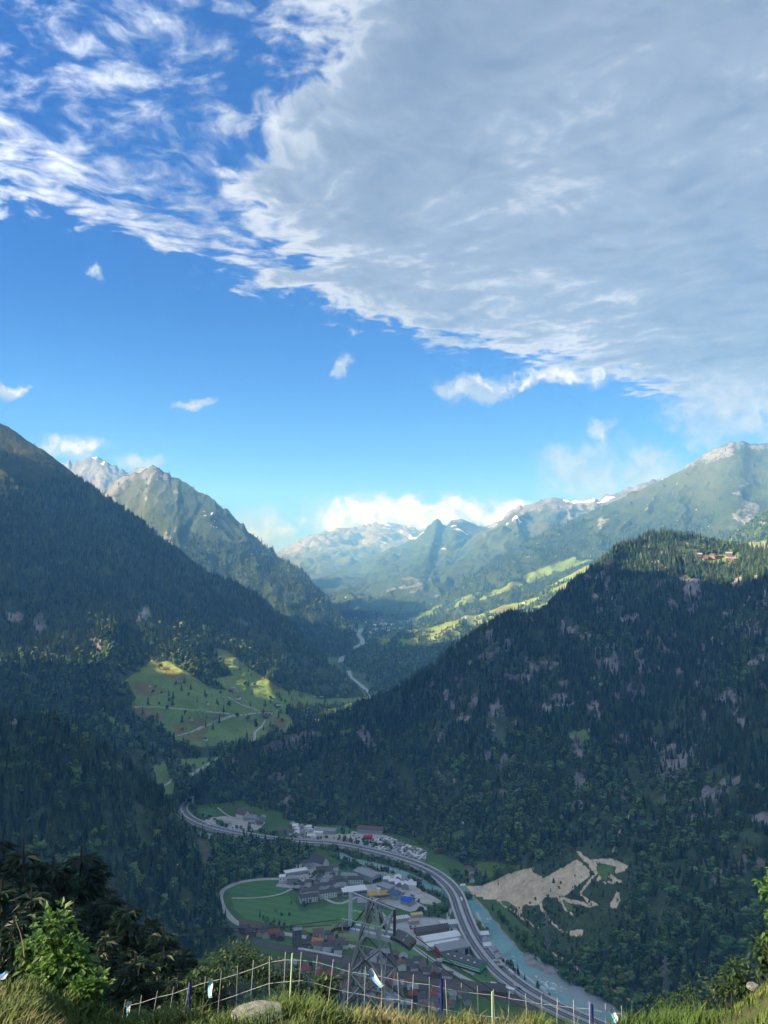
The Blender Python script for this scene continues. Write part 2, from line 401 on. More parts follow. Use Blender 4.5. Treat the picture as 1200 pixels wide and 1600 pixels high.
def cls_D(D, A):
    f = D['v'] >= 0
    for m in MEADOWS: A['meadow'] = np.maximum(A['meadow'], np.where(f, poly_soft(D['px'], D['py'], m, 7), 0))
    for m in DRY: A['dry'] = np.maximum(A['dry'], np.where(in_poly(D['px'], D['py'], m) & f, 0.62, 0))
    h = D['P'][:, 2] + (D['r'] - 0.5) * 260 + (D['g'] - 0.6) * 250
    A['alp'] = sstep(h, 640, 800) * 0.85
    A['rock'] = 0.9 * sstep(D['steep'] + (D['r'] - 0.5) * 0.7, 0.52, 0.68) * sstep(D['P'][:, 2], 150, 300)
    for (x, y, rx, ry) in [(62, 975, 14, 28), (25, 965, 22, 9), (228, 960, 8, 14), (215, 965, 6, 12)]:
        A['rock'] = np.maximum(A['rock'], np.clip(1.25 - np.hypot((D['px'] - x) / rx, (D['py'] - y) / ry), 0, 1))
D = slope('mountain_left', [
    pts([(-700, 560, 3500), (-400, 580, 3350), (-150, 610, 3150), (0, 660, 3050), (120, 741, 2950), (250, 836, 2850), (320, 893, 2800), (395, 930, 2740), (500, 1020, 2600), (578, 1090, 2450)]),
    pts([(-700, 1000, 2500), (-400, 1000, 2350), (-150, 1010, 2200), (0, 1010, 2150), (120, 1015, 2150), (235, 1025, 2200), (310, 1030, 2260), (370, 1030, 2320), (490, 1076, 2390), (572, 1093, 2435)]),
    pts([(-700, 1150, 1750), (-400, 1150, 1750), (-150, 1150, 1750), (0, 1150, 1750), (120, 1150, 1760), (230, 1150, 1800), (310, 1140, 1880), (380, 1120, 2020), (490, 1100, 2280), (570, 1096, 2420)]),
    pts([(-700, 1260, 1480), (-400, 1260, 1480), (-150, 1260, 1480), (0, 1260, 1480), (120, 1262, 1480), (255, 1262, 1500), (330, 1225, 1640), (390, 1180, 1850), (485, 1135, 2080), (566, 1101, 2400)]),
    ], 420, 300, M_mid, 21, gully=(230, 40), rough=(90, 12), jag=6, classes=cls_D, back=(900, 0.8))

# --- second mountain on the left, behind it
def cls_E(D, A):
    h = D['P'][:, 2] + (D['r'] - 0.5) * 300 + (D['g'] - 0.6) * 350
    A['alp'] = sstep(h, 520, 720) * 0.8
    A['rock'] = np.maximum(sstep(h + (D['steep'] - 0.4) * 500, 900, 1100) * 0.6, 0.7 * sstep(D['g'] + (D['r'] - .5) * .5, 0.84, 0.97) * sstep(h, 350, 600))
E = slope('mountain_left_behind', [
    pts([(40, 790, 5400), (140, 775, 5150), (190, 748, 4950), (226, 733, 4850), (240, 727, 4800), (262, 741, 4760), (290, 755, 4700), (330, 776, 4600), (372, 816, 4500), (420, 858, 4350), (470, 893, 4150), (515, 945, 3900), (548, 990, 3600)]),
    pts([(20, 1040, 3900), (90, 1040, 3900), (130, 1040, 3900), (170, 1040, 3850), (200, 1040, 3800), (240, 1040, 3700), (280, 1040, 3600), (320, 1040, 3500), (370, 1040, 3400), (420, 1040, 3300), (470, 1035, 3250), (520, 1030, 3200), (553, 1024, 3220)])],
    260, 150, M_far, 33, prof=1.1, gully=(300, 55), rough=(160, 22), jag=22, classes=cls_E, back=(1500, 0.8))
# --- rocky summits beyond
def cls_F(D, A):
    A['alp'] = np.full(len(D['P']), 0.7); h = D['P'][:, 2] + (D['r'] - 0.5) * 500
    A['rock'] = sstep(h, 850, 1150) * 0.95
    A['snow'] = 0.8 * sstep(D['g'], 0.2, 0.1) * 0 + 0.9 * (fbm(D['P'] / 130, 3, 77) > 0.72) * sstep(h, 1050, 1200)
F = slope('rocky_peaks', [
    pts([(-40, 790, 8200), (40, 742, 8000), (95, 725, 8000), (122, 723, 7900), (150, 713, 7900), (172, 727, 7800), (200, 738, 7700), (225, 729, 7600), (262, 757, 7500), (330, 800, 7400), (430, 865, 7200)]),
    pts([(-40, 930, 6000), (40, 930, 6000), (95, 930, 6000), (122, 930, 6000), (150, 930, 6000), (172, 930, 6000), (200, 930, 6000), (225, 930, 6000), (262, 930, 6000), (330, 930, 6000), (430, 930, 6000)])],
    220, 110, M_rocky, 41, prof=1.2, gully=(330, 90), rough=(220, 45), jag=45, classes=cls_F, back=(2000, 0.8))
def cls_FC(D, A):
    A['alp'] = np.full(len(D['P']), 0.8); h = D['P'][:, 2] + (D['r'] - 0.5) * 300
    A['rock'] = sstep(h, 560, 800) * (0.45 + 0.5 * sstep(D['g'], 0.45, 0.7))
    A['snow'] = 0.95 * ((fbm(D['P'] / 240, 3, 78) > 0.66) & (h > 820) & (D['px'] > 575))
FC = slope('far_range', [
    pts([(250, 900, 13500), (380, 880, 13400), (448, 857, 13300), (480, 836, 13000), (500, 832, 13000), (530, 828, 13200), (560, 823, 13400), (600, 815, 13800), (625, 820, 13800), (660, 828, 13600), (720, 826, 13500), (850, 800, 13500)]),
    pts([(250, 905, 9800), (380, 905, 9700), (450, 905, 9600), (480, 905, 9600), (500, 905, 9600), (530, 905, 9600), (560, 905, 9600), (600, 905, 9700), (625, 905, 9700), (660, 905, 9700), (720, 905, 9700), (850, 905, 9700)])],
    260, 110, M_rocky, 51, prof=1.05, gully=(420, 130), rough=(380, 60), jag=40, classes=cls_FC, back=(900, 0.7))
def cls_GC(D, A):
    h = D['P'][:, 2] + (D['r'] - 0.5) * 350 + (D['g'] - .6) * 300
    A['alp'] = sstep(h, 500, 650) * 0.95
    A['rock'] = np.maximum(sstep(h, 930, 1150) * 0.8, 0.6 * sstep(D['g'] + (D['r'] - .5) * .6, .9, .99))
    A['snow'] = 0.9 * ((fbm(D['P'] / 160, 3, 79) > 0.74) & (h > 700))
GC = slope('center_peak', [
    pts([(420, 945, 6400), (490, 908, 8600), (560, 880, 9200), (640, 843, 9400), (668, 822, 9400), (683, 810, 9300), (694, 820, 9300), (712, 811, 9500), (740, 819, 9600), (765, 828, 9600), (830, 850, 9600), (950, 880, 9600)]),
    pts([(470, 953, 5000), (520, 955, 4900), (560, 955, 4800), (600, 955, 4800), (620, 955, 4800), (640, 955, 4800), (660, 955, 4800), (690, 955, 4800), (720, 955, 4800), (760, 955, 4800), (850, 955, 4800), (950, 955, 4800)])],
    260, 130, M_far, 61, prof=1.25, gully=(420, 85), rough=(260, 45), jag=25, classes=cls_GC, back=(2500, 0.7))
def cls_HR(D, A):
    h = D['P'][:, 2] + (D['r'] - 0.5) * 350 + (D['g'] - .6) * 350
    A['alp'] = sstep(h, 500, 700) * 0.95
    A['rock'] = sstep(h, 820, 1100) * 0.75
    A['snow'] = 0.9 * ((fbm(D['P'] / 200, 3, 80) > 0.72) & (h > 900)) + 0.9 * (np.hypot((D['px'] - 905) / 26, (D['py'] - 781) / 5) < 1)
HR = slope('far_ridge_right', [
    pts([(600, 930, 6400), (680, 880, 7000), (740, 840, 7400), (775, 822, 7500), (800, 797, 7500), (830, 789, 7500), (868, 776, 7500), (893, 785, 7500), (930, 782, 7500), (960, 771, 7500), (1000, 757, 7500), (1032, 749, 7500), (1100, 755, 7500), (1250, 740, 7500)]),
    pts([(600, 960, 4700), (660, 960, 4700), (700, 960, 4700), (730, 955, 4800), (760, 950, 4900), (790, 940, 5100), (830, 930, 5300), (860, 920, 5500), (900, 910, 5600), (940, 900, 5700), (980, 890, 5800), (1020, 880, 6000), (1100, 870, 6000), (1250, 870, 6000)])],
    260, 110, M_far, 71, prof=1.1, gully=(380, 85), rough=(240, 40), jag=28, classes=cls_HR, back=(2500, 0.7))
def cls_H(D, A):
    h = D['P'][:, 2] + (D['r'] - 0.5) * 350 + (D['g'] - .6) * 300
    A['alp'] = sstep(h, 640, 800) * 0.9
    A['rock'] = np.maximum(sstep(h, 1130, 1300) * 0.55, 0.6 * sstep(D['g'] + (D['r'] - .5) * .6, .86, .99))
    m = in_poly(D['px'], D['py'], [(600, 988), (660, 965), (760, 935), (900, 885), (960, 862), (900, 868), (760, 920), (660, 955)])
    A['meadow'] = np.where(m & (D['r'] > 0.47), 0.8, 0)
H = slope('mountain_right_behind', [
    pts([(585, 990, 4300), (640, 966, 4700), (700, 925, 5000), (780, 872, 5200), (860, 826, 5400), (940, 792, 5500), (1000, 764, 5500), (1050, 744, 5450), (1100, 711, 5400), (1135, 694, 5300), (1160, 689, 5250), (1200, 692, 5200), (1320, 640, 5000), (1600, 560, 4600)]),
    pts([(590, 992, 4100), (640, 1000, 3800), (700, 1000, 3700), (760, 1000, 3700), (820, 1000, 3700), (880, 1000, 3700), (930, 990, 3750), (980, 980, 3800), (1040, 970, 3900), (1080, 960, 3900), (1120, 950, 3900), (1180, 940, 3900), (1320, 930, 3800), (1600, 900, 3600)])],
    320, 160, M_far, 81, prof=1.15, gully=(300, 48), rough=(180, 24), jag=14, classes=cls_H, back=(1500, 0.8))
def cls_I(D, A):
    A['meadow'] = 0
    px, py = D['px'], D['py']; f = D['v'] >= -0.1
    n = fbm(D['P'] / 90, 3, 91)
    top = in_poly(px, py, [(610, 1005), (640, 985), (720, 962), (820, 930), (905, 880), (945, 872), (930, 900), (860, 950), (790, 985), (740, 985), (690, 1000), (640, 1012)])
    A['meadow'] = np.where(top & (n > 0.43), 0.9, 0.0)
    A['meadow'] = np.maximum(A['meadow'], np.where(in_poly(px, py, [(690, 1040), (735, 995), (745, 1000), (700, 1050)]) | in_poly(px, py, [(860, 905), (900, 880), (925, 885), (900, 905)]) | in_poly(px, py, [(1140, 850), (1200, 845), (1200, 862), (1150, 866)]), 0.95, 0))
    A['meadow'] = np.where(f, A['meadow'], 0)
    A['dry'] = np.where((A['meadow'] > 0.5) & (n > 0.60), 0.5, 0)
    A['rock'] = 0.75 * sstep(D['g'] + (D['r'] - .5) * .6, .84, .97)
I_ = slope('terrace_right', [
    pts([(580, 1085, 2650), (598, 1035, 3000), (612, 1003, 3250), (640, 986, 3400), (720, 966, 3500), (820, 935, 3600), (920, 883, 3700), (1000, 868, 3650), (1090, 862, 3500), (1145, 838, 3400), (1200, 797, 3350), (1320, 740, 3300), (1600, 680, 3200)]),
    pts([(577, 1092, 2450), (595, 1088, 2480), (620, 1084, 2500), (660, 1082, 2500), (720, 1080, 2500), (800, 1070, 2550), (880, 1060, 2600), (960, 1040, 2650), (1040, 1020, 2700), (1100, 1000, 2700), (1180, 980, 2750), (1320, 960, 2800), (1600, 940, 2800)])],
    300, 130, M_mid, 95, prof=0.9, gully=(170, 26), rough=(90, 12), jag=5, classes=cls_I, back=(500, 0.35))

# --- the near mountain on the right, with the quarry
z8 = lambda L: [(720 + x / 4.444, 1330 + y / 4.444) for x, y in L]
QUARRY = [z8([(0, 225), (60, 250), (150, 245), (210, 215), (330, 155), (430, 130), (520, 105), (490, 140), (580, 185), (680, 130), (800, 60), (830, 70), (905, 140), (890, 175), (840, 215), (740, 300), (660, 320), (580, 320),
              (560, 365), (520, 372), (470, 380), (455, 365), (425, 385), (430, 440), (400, 430), (385, 390), (320, 345), (270, 350), (180, 330), (110, 290), (0, 240)]),
          z8([(700, 315), (740, 325), (900, 365), (955, 365), (950, 378), (880, 388), (760, 360), (690, 335)]), z8([(740, 555), (790, 545), (850, 540), (845, 590), (760, 590)]),
          z8([(1030, 375), (1090, 270), (1110, 330), (1080, 400), (1040, 395)]), z8([(800, 0), (830, 0), (850, 30), (900, 55), (1060, 50), (1160, 105), (1150, 135), (1090, 150), (1080, 105), (950, 80), (870, 85)]),
          z8([(880, 60), (950, 90), (940, 140), (900, 130)])]
QROADS = [z8([(940, 150), (890, 215), (830, 290), (835, 310), (890, 345), (955, 368)]), z8([(945, 155), (970, 180), (945, 205), (980, 220), (1060, 215), (1125, 212), (1030, 175), (1090, 130), (1110, 100)]),
          z8([(680, 335), (710, 375), (740, 425), (790, 440)]), z8([(555, 365), (560, 405), (605, 460), (640, 510), (700, 550), (760, 580)]), z8([(270, 370), (340, 400), (430, 465), (540, 540)]),
          z8([(230, 385), (330, 490), (390, 580), (490, 667)]), [(905, 1545), (870, 1510), (850, 1490), (838, 1478)], [(820, 1450), (838, 1478), (835, 1500)], [(1000, 1575), (975, 1555), (930, 1530), (890, 1505), (850, 1483)],
          [(958, 1330), (968, 1300), (975, 1285), (985, 1270)]]
J_ROCKS = [(960, 1020, 22, 40), (1080, 930, 22, 28), (1050, 945, 10, 14), (1170, 980, 20, 45), (1090, 1060, 14, 45), (1140, 1090, 26, 22), (980, 965, 26, 12), (850, 1045, 40, 14), (1010, 1000, 12, 16), (1000, 1040, 8, 20), (925, 1085, 12, 24),
           (770, 1110, 16, 16), (740, 1095, 8, 14), (900, 1165, 14, 20), (905, 1220, 10, 20), (1050, 1195, 30, 26), (1085, 1260, 30, 14), (1110, 1270, 20, 10), (715, 1100, 16, 14), (810, 1060, 22, 10), (770, 1070, 12, 10), (1160, 1130, 16, 10),
           (1180, 1320, 10, 18), (430, 1215, 14, 10), (445, 1275, 22, 12), (450, 1258, 10, 18), (880, 1100, 10, 18), (760, 1180, 10, 8), (840, 1235, 12, 10), (690, 1150, 12, 10), (640, 1090, 10, 8), (780, 1240, 16, 8)]
def cls_J(D, A):
    px, py, f = D['px'], D['py'], D['v'] >= 0
    n = fbm(D['P'] * np.array((1, 1, 0.35)) / 45, 3, 92)
    for (x, y, rx, ry) in J_ROCKS:
        A['rock'] = np.maximum(A['rock'], np.clip(1.35 - np.hypot((px - x) / rx, (py - y) / ry), 0, 1) * np.clip(n * 2.6 - 0.45, 0, 1.3))
    A['rock'] = np.maximum(A['rock'], 0.95 * sstep(D['steep'] + (n - 0.5) * 0.9, 0.60, 0.74) * sstep(D['P'][:, 2], 30, 120))
    nn = fbm(D['P'] * np.array((1, 1, 0.28)) / 26, 4, 97)
    A['rock'] = np.maximum(A['rock'], 0.85 * sstep(nn, 0.615, 0.69) * sstep(D['P'][:, 2], 40, 150) * sstep(D['px'], 640, 800))
    A['rock'] = np.clip(A['rock'], 0, 1) * f
    for m in QUARRY: A['sand'] = np.maximum(A['sand'], np.where(f, poly_soft(px, py, m, 9), 0))
    for l in QROADS: A['sand'] = np.maximum(A['sand'], np.where(f, np.clip(1.05 - seg_dist(px, py, l) / 3.4, 0, 0.85), 0))
    for m in [z8([(85, 70), (250, 80), (320, 100), (300, 115), (180, 210), (130, 190), (90, 110)]), z8([(330, 90), (470, 108), (430, 130), (330, 120)]), z8([(950, 95), (1070, 110), (1040, 160), (1000, 210), (950, 190)]), z8([(700, 345), (800, 380), (800, 420), (740, 400)]),
              z8([(270, 340), (350, 345), (380, 400), (300, 375)])]:
        A['meadow'] = np.maximum(A['meadow'], np.where(in_poly(px, py, m) & f, 0.85, 0))
    brush = in_poly(px, py, z8([(930, 170), (1080, 220), (1080, 290), (1020, 380), (880, 340), (830, 300)]))
    A['bare'] = np.maximum(A['bare'], np.where(brush & f, 0.8, 0))
    for m in [[(885, 1145), (915, 1140), (925, 1160), (890, 1160)]]: A['meadow'] = np.maximum(A['meadow'], np.where(in_poly(px, py, m) & f, 0.7, 0))
    for m in [[(520, 1145), (560, 1135), (545, 1152)], [(430, 1150), (500, 1143), (505, 1150), (450, 1156)], [(695, 1305), (725, 1296), (722, 1310), (700, 1316)], [(1085, 868), (1160, 866), (1150, 880), (1090, 880)]]: A['meadow'] = np.maximum(A['meadow'], np.where(in_poly(px, py, m), 0.9, 0))
    A['alp'] = np.where(f, sstep(n, 0.62, 0.75) * 0.5, 0)
gf = lambda L: [G(x, y, -1.0) for x, y in L]
J = slope('mountain_right', [
    pts([(283, 1255, 1530), (345, 1197, 1590), (430, 1150, 1640), (500, 1130, 1665), (560, 1110, 1690), (622, 1082, 1700), (720, 1010, 1720), (782, 970, 1740), (840, 960, 1760), (890, 918, 1820), (940, 880, 1900), (980, 850, 1980), (1040, 840, 2020), (1140, 856, 1960), (1200, 850, 1780), (1340, 740, 1650), (1600, 560, 1500)]),
    gf([(275, 1262), (330, 1266), (400, 1272), (460, 1288), (520, 1292), (570, 1297), (620, 1305), (660, 1322), (700, 1340), (725, 1352), (745, 1380), (790, 1420), (840, 1470), (900, 1530), (980, 1590), (1120, 1640), (1400, 1760)])],
    560, 300, M_near, 101, prof=1.12, gully=(190, 40), rough=(60, 11), jag=5, classes=cls_J, back=(700, 0.45))

# --- the dark wooded hill on the left, and the slopes around
def cls_C(D, A):
    n = fbm(D['P'] / 40, 3, 93)
    A['rock'] = np.clip(1.3 - np.hypot((D['px'] - 18) / 14, (D['py'] - 1127) / 5), 0, 1)
C_ = slope('hill_left', [
    pts([(-900, 900, 1000), (-500, 1000, 1030), (-200, 1070, 1060), (0, 1122, 1100), (70, 1128, 1120), (130, 1152, 1140), (200, 1203, 1160), (252, 1256, 1170), (300, 1335, 1150), (328, 1396, 1112), (343, 1432, 1078)]),
    gf([(-900, 1700), (-500, 1680), (-200, 1660), (0, 1640), (70, 1620), (130, 1600), (200, 1570), (250, 1540), (300, 1510), (330, 1485), (352, 1462)])],
    300, 160, M_near, 111, prof=1.0, gully=(150, 22), rough=(45, 8), jag=4, classes=cls_C, back=(330, 1.0))
# --- mountain added out of view, behind left; ridge shaped to place shade and sun
def wp(*a): return np.array(a, float)
K = slope('unseen_shade_mountain', [
    [wp(-1850, 2600, 1400), wp(-1800, 2320, 1300), wp(-1750, 2110, 760), wp(-1750, 1900, 460), wp(-1750, 1770, 560), wp(-1750, 1640, 1300), wp(-1750, 1450, 1690), wp(-1750, 1000, 1800), wp(-1750, 450, 1760), wp(-1720, 0, 1660), wp(-1700, -215, 1540), wp(-1700, -330, 1200), wp(-1600, -1200, 1180), wp(-1100, -2000, 1250), wp(0, -2600, 1300), wp(1500, -2900, 1200)],
    [wp(-1550, 2450, 420), wp(-1480, 2200, 380), wp(-1450, 2000, 330), wp(-1420, 1850, 300), wp(-1400, 1720, 260), wp(-1350, 1550, 200), wp(-1250, 1350, 120), wp(-1150, 1000, 100), wp(-1050, 500, 200), wp(-900, 150, 400), wp(-800, -50, 480), wp(-700, -200, 560), wp(-600, -400, 620), wp(-300, -700, 700), wp(100, -900, 700), wp(900, -1000, 500)]],
    220, 80, M_far, 121, prof=1.05, gully=(300, 30), rough=(150, 15), jag=15, back=(300, 0.8))
#@@FOREST
# ------------------------------------------------------------------ forest
def leaf_mat(name, c0, c1, patch=(0.05, 0.07, 0.03), trans=0.0):
    m, q, b = material(name)
    r = q.node('ShaderNodeObjectInfo').outputs['Random']
    pos = q.node('ShaderNodeNewGeometry').outputs['Position']
    f = q.math('ADD', q.math('MULTIPLY', r, 0.45), q.math('MULTIPLY', q.noise(pos, 0.010, 5, 0.62), 0.75))
    c = q.mix(q.step(f, 0.35, 0.85), c0, c1)
    hs = q.node('ShaderNodeHueSaturation'); q.put(hs.inputs['Color'], c)
    r2 = q.math('FRACT', q.math('MULTIPLY', r, 37.7)); q.put(hs.inputs['Value'], q.math('MULTIPLY_ADD', r2, 0.85, 0.55)); q.put(hs.inputs['Hue'], q.math('MULTIPLY_ADD', q.math('FRACT', q.math('MULTIPLY', r, 91.3)), 0.05, 0.475)); c = hs.outputs[0]
    c = q.mix(q.math('MULTIPLY', q.step(q.noise(pos, 0.9, 3), 0.5, 0.7), 0.5), c, tuple(x * 0.55 for x in c0))
    q.put(b.inputs['Base Color'], c); b.inputs['Roughness'].default_value = 0.95; b.inputs['Specular IOR Level'].default_value = 0.08
    tr = q.node('ShaderNodeBsdfTranslucent'); q.put(tr.inputs[0], q.mix(1.0, c, (1.25, 1.3, 1.1, 1), 'MULTIPLY')); ms = q.node('ShaderNodeMixShader'); ms.inputs[0].default_value = 0.12
    q.l.new(b.outputs[0], ms.inputs[1]); q.l.new(tr.outputs[0], ms.inputs[2]); q.l.new(ms.outputs[0], next(n for n in q.n if n.type == 'OUTPUT_MATERIAL').inputs[0])
    return m
M_conifer = leaf_mat('conifer_needles', (0.048, 0.096, 0.058), (0.12, 0.185, 0.09))
M_broad = leaf_mat('broadleaf', (0.070, 0.142, 0.054), (0.18, 0.26, 0.09))
M_bark = plain('bark', (0.07, 0.05, 0.035), 0.95, 0.3, 2.0)

def conifer_proto(seed, tiers=7, width=0.15, spokes=9):
    r = random.Random(seed); V, F, mi = [], [], []
    n = 5                                                    # trunk
    for z, rr in ((0, 0.016), (1.0, 0.002)):
        for i in range(n): V.append((rr * math.cos(i * 6.283 / n), rr * math.sin(i * 6.283 / n), z))
    for i in range(n): F.append((i, (i + 1) % n, n + (i + 1) % n, n + i)); mi.append(1)
    for t in range(tiers):
        f = t / (tiers - 1)
        zb = 0.10 + 0.74 * f; zt = min(1.0, zb + 0.30 - 0.14 * f); w = width * (1 - f) ** 0.8 + 0.016
        b = len(V); V.append((r.uniform(-.01, .01), r.uniform(-.01, .01), zt)); ph = r.random() * 6.28
        m = spokes * 2
        for i in range(m):
            a = ph + i * 6.283 / m + r.uniform(-.12, .12)
            q = w * (r.uniform(0.75, 1.2) if i % 2 == 0 else r.uniform(0.35, 0.6))
            V.append((q * math.cos(a), q * math.sin(a), zb + (r.uniform(-.035, .01) if i % 2 == 0 else r.uniform(0.0, .05))))
        for i in range(m): F.append((b, b + 1 + i, b + 1 + (i + 1) % m)); mi.append(0)
    return V, F, mi
def broad_proto(seed, lobes=11):
    r = random.Random(seed); bm = bmesh.new(); V, F, mi = [], [], []
    n = 5
    for z, rr in ((0, 0.03), (0.5, 0.018)):
        for i in range(n): V.append((rr * math.cos(i * 6.283 / n), rr * math.sin(i * 6.283 / n), z))
    for i in range(n): F.append((i, (i + 1) % n, n + (i + 1) % n, n + i)); mi.append(1)
    for L in range(lobes):
        z = r.uniform(0.26, 0.86); a = r.random() * 6.28; rr = 0.30 * math.sqrt(max(0.05, 1 - ((z - 0.5) / 0.48) ** 2)) * r.uniform(0.3, 1.0)
        cx, cy, s = rr * math.cos(a), rr * math.sin(a), r.uniform(0.11, 0.19)
        bm.clear(); bmesh.ops.create_icosphere(bm, subdivisions=2, radius=1)
        off = len(V); P = np.array([v.co[:] for v in bm.verts])
        d = 0.62 + 0.75 * fbm(P * 2.4 + seed * 3.1 + L, 3, seed)
        for p, q in zip(P, d): V.append((cx + p[0] * s * q, cy + p[1] * s * q, z + p[2] * s * q * 0.85))
        for f in bm.faces: F.append(tuple(off + v.index for v in f.verts)); mi.append(0)
    bm.free()
    return V, F, mi
def proto_mesh(name, VFm, leaf, smooth=False):
    V, F, mi = VFm; me = bpy.data.meshes.new(name); me.from_pydata(V, [], F)
    me.materials.append(leaf); me.materials.append(M_bark); me.polygons.foreach_set('material_index', np.array(mi, np.int32)); me.update()
    return me
CON_MESH = [proto_mesh('conifer', conifer_proto(s, 7 + s % 2, 0.12 + 0.025 * (s % 3)), M_conifer) for s in range(5)]
BRO_MESH = [proto_mesh('broadleaf', broad_proto(s + 20), M_broad) for s in range(4)]
protos = bpy.data.collections.new('tree_kinds')               # never linked to the scene: only a source for the woods
for i, me in enumerate(CON_MESH + BRO_MESH):
    protos.objects.link(bpy.data.objects.new('tree_%02d' % i, me))
def wood_tree():
    g = bpy.data.node_groups.new('woods', 'GeometryNodeTree')
    g.interface.new_socket('Geometry', in_out='INPUT', socket_type='NodeSocketGeometry')
    g.interface.new_socket('Geometry', in_out='OUTPUT', socket_type='NodeSocketGeometry')
    N, Lk = g.nodes, g.links
    gi, go = N.new('NodeGroupInput'), N.new('NodeGroupOutput')
    ci = N.new('GeometryNodeCollectionInfo'); ci.inputs['Collection'].default_value = protos
    ci.inputs['Separate Children'].default_value = True; ci.inputs['Reset Children'].default_value = True
    ip = N.new('GeometryNodeInstanceOnPoints'); ip.inputs['Pick Instance'].default_value = True
    def attr(nm, t):
        a = N.new('GeometryNodeInputNamedAttribute'); a.data_type = t; a.inputs[0].default_value = nm
        return next(o for o in a.outputs if o.enabled and o.name == 'Attribute')
    Lk.new(gi.outputs[0], ip.inputs['Points']); Lk.new(ci.outputs[0], ip.inputs['Instance'])
    Lk.new(attr('kind_index', 'INT'), ip.inputs['Instance Index']); Lk.new(attr('size', 'FLOAT_VECTOR'), ip.inputs['Scale'])
    cx = N.new('ShaderNodeCombineXYZ'); Lk.new(attr('turn', 'FLOAT'), cx.inputs[2])
    e2r = N.new('FunctionNodeEulerToRotation'); Lk.new(cx.outputs[0], e2r.inputs[0]); Lk.new(e2r.outputs[0], ip.inputs['Rotation'])
    Lk.new(ip.outputs[0], go.inputs[0])
    return g
WOODS = wood_tree()
def woods(name, P, kind, size, label, cat='forest'):
    me = bpy.data.meshes.new(name); n = len(P)
    me.vertices.add(n); me.vertices.foreach_set('co', P.astype(np.float32).ravel())
    a = me.attributes.new('kind_index', 'INT', 'POINT'); a.data.foreach_set('value', kind.astype(np.int32))
    a = me.attributes.new('size', 'FLOAT_VECTOR', 'POINT'); a.data.foreach_set('vector', size.astype(np.float32).ravel())
    a = me.attributes.new('turn', 'FLOAT', 'POINT'); a.data.foreach_set('value', (rng.random(n) * 6.28).astype(np.float32))
    o = bpy.data.objects.new(name, me); COL.objects.link(o)
    mo = o.modifiers.new('woods', 'NODES'); mo.node_group = WOODS
    return tag(o, label, cat, kind='stuff')
def sizes(n, lo, hi, fat=(0.85, 1.25)):
    h = rng.uniform(lo, hi, n) * np.where(rng.random(n) < 0.35, rng.uniform(0.4, 0.8, n), 1.0) * np.where(rng.random(n) < 0.08, 1.25, 1.0); w = h * rng.uniform(*fat, n)
    return np.stack([w, w, h], 1)
def scatter(D, area_per_tree, p_tree, vmin=-0.1, view=(-160, 1360)):
    """random places on a slope, as many as one tree per so many square metres, kept with the chance p_tree(vertex data)"""
    nv, nu = D['nv'], D['nu']; P = D['P'].reshape(nv, nu, 3)
    a = P[:-1, :-1]; b = P[:-1, 1:]; c = P[1:, :-1]; d = P[1:, 1:]
    ar = 0.5 * (np.linalg.norm(np.cross(b - a, c - a), axis=2) + np.linalg.norm(np.cross(b - d, c - d), axis=2))
    pr = p_tree.reshape(nv, nu); pm = 0.25 * (pr[:-1, :-1] + pr[1:, :-1] + pr[:-1, 1:] + pr[1:, 1:])
    px = D['px'].reshape(nv, nu)[:-1, :-1]; v = D['v'].reshape(nv, nu)[:-1, :-1]
    w = (ar * pm * ((px > view[0]) & (px < view[1]) & (v >= vmin))).ravel(); w = np.nan_to_num(w)
    n = int(w.sum() / area_per_tree)
    cell = rng.choice(len(w), n, p=w / w.sum()); i, j = np.divmod(cell, nu - 1)
    s, t = rng.random((2, n, 1))
    return P[i, j] * (1 - s) * (1 - t) + P[i, j + 1] * s * (1 - t) + P[i + 1, j] * (1 - s) * t + P[i + 1, j + 1] * s * t
def nature(D, hedge=0.01):
    A = D['A']; n = fbm(D['P'] / 25, 3, 5) - 0.5
    open_ = np.maximum.reduce([sstep(A['meadow'] + n * 0.35, 0.4, 0.6) * (1 - hedge), sstep(A['rock'] + n * 0.6, 0.4, 0.65) * 0.72, sstep(A['sand'], 0.25, 0.5) * 0.95, sstep(A['alp'] + n * 0.4, 0.45, 0.7) * 0.97, A['snow'], A['bare']])
    gaps = np.maximum(sstep(fbm(D['P'] * np.array((1, 1, 0.5)) / 38, 3, 15), 0.58, 0.70) * 0.85, sstep(fbm(D['P'] / 110, 3, 16), 0.5, 0.75) * 0.5)
    return np.clip(1 - open_, 0, 1) * (1 - gaps)
def kinds(P, broad_share):
    n = len(P); b = rng.random(n) < broad_share
    return np.where(b, 5 + rng.integers(0, 4, n), rng.integers(0, 5, n)), b
def grow(D, name, apt, lo, hi, broad, label, hedge=0.01, keep=None):
    P = scatter(D, apt, nature(D, hedge)); P = P - np.array((0, 0, 0.4))
    if keep is not None: P = P[keep(P)]
    share = broad(P) if callable(broad) else broad
    kd, b = kinds(P, share); sz = sizes(len(P), lo, hi)
    sz[b] *= np.array((0.62, 0.62, 0.64)); 
    woods(name, P, kd, sz, label)
    return P, kd, sz
def broad_J(P):
    n = fbm(P / 120, 3, 201); return np.clip(sstep(170 - P[:, 2] + (n - .5) * 260, -30, 140) * 0.55 + sstep(n, .56, .7) * .2, 0, 0.8)
PJ = scatter(J, 31, nature(J)) - np.array((0, 0, 0.4))
kj, bj = kinds(PJ, broad_J(PJ)); sj = sizes(len(PJ), 13, 23, (0.9, 1.3)); sj[bj] *= np.array((0.60, 0.60, 0.62))
_x, _y = proj(PJ); low_q = in_poly(_x, _y, [(730, 1405), (770, 1385), (880, 1325), (990, 1325), (992, 1430), (960, 1455), (945, 1485), (850, 1492), (800, 1472)]); sj[low_q] *= 0.42
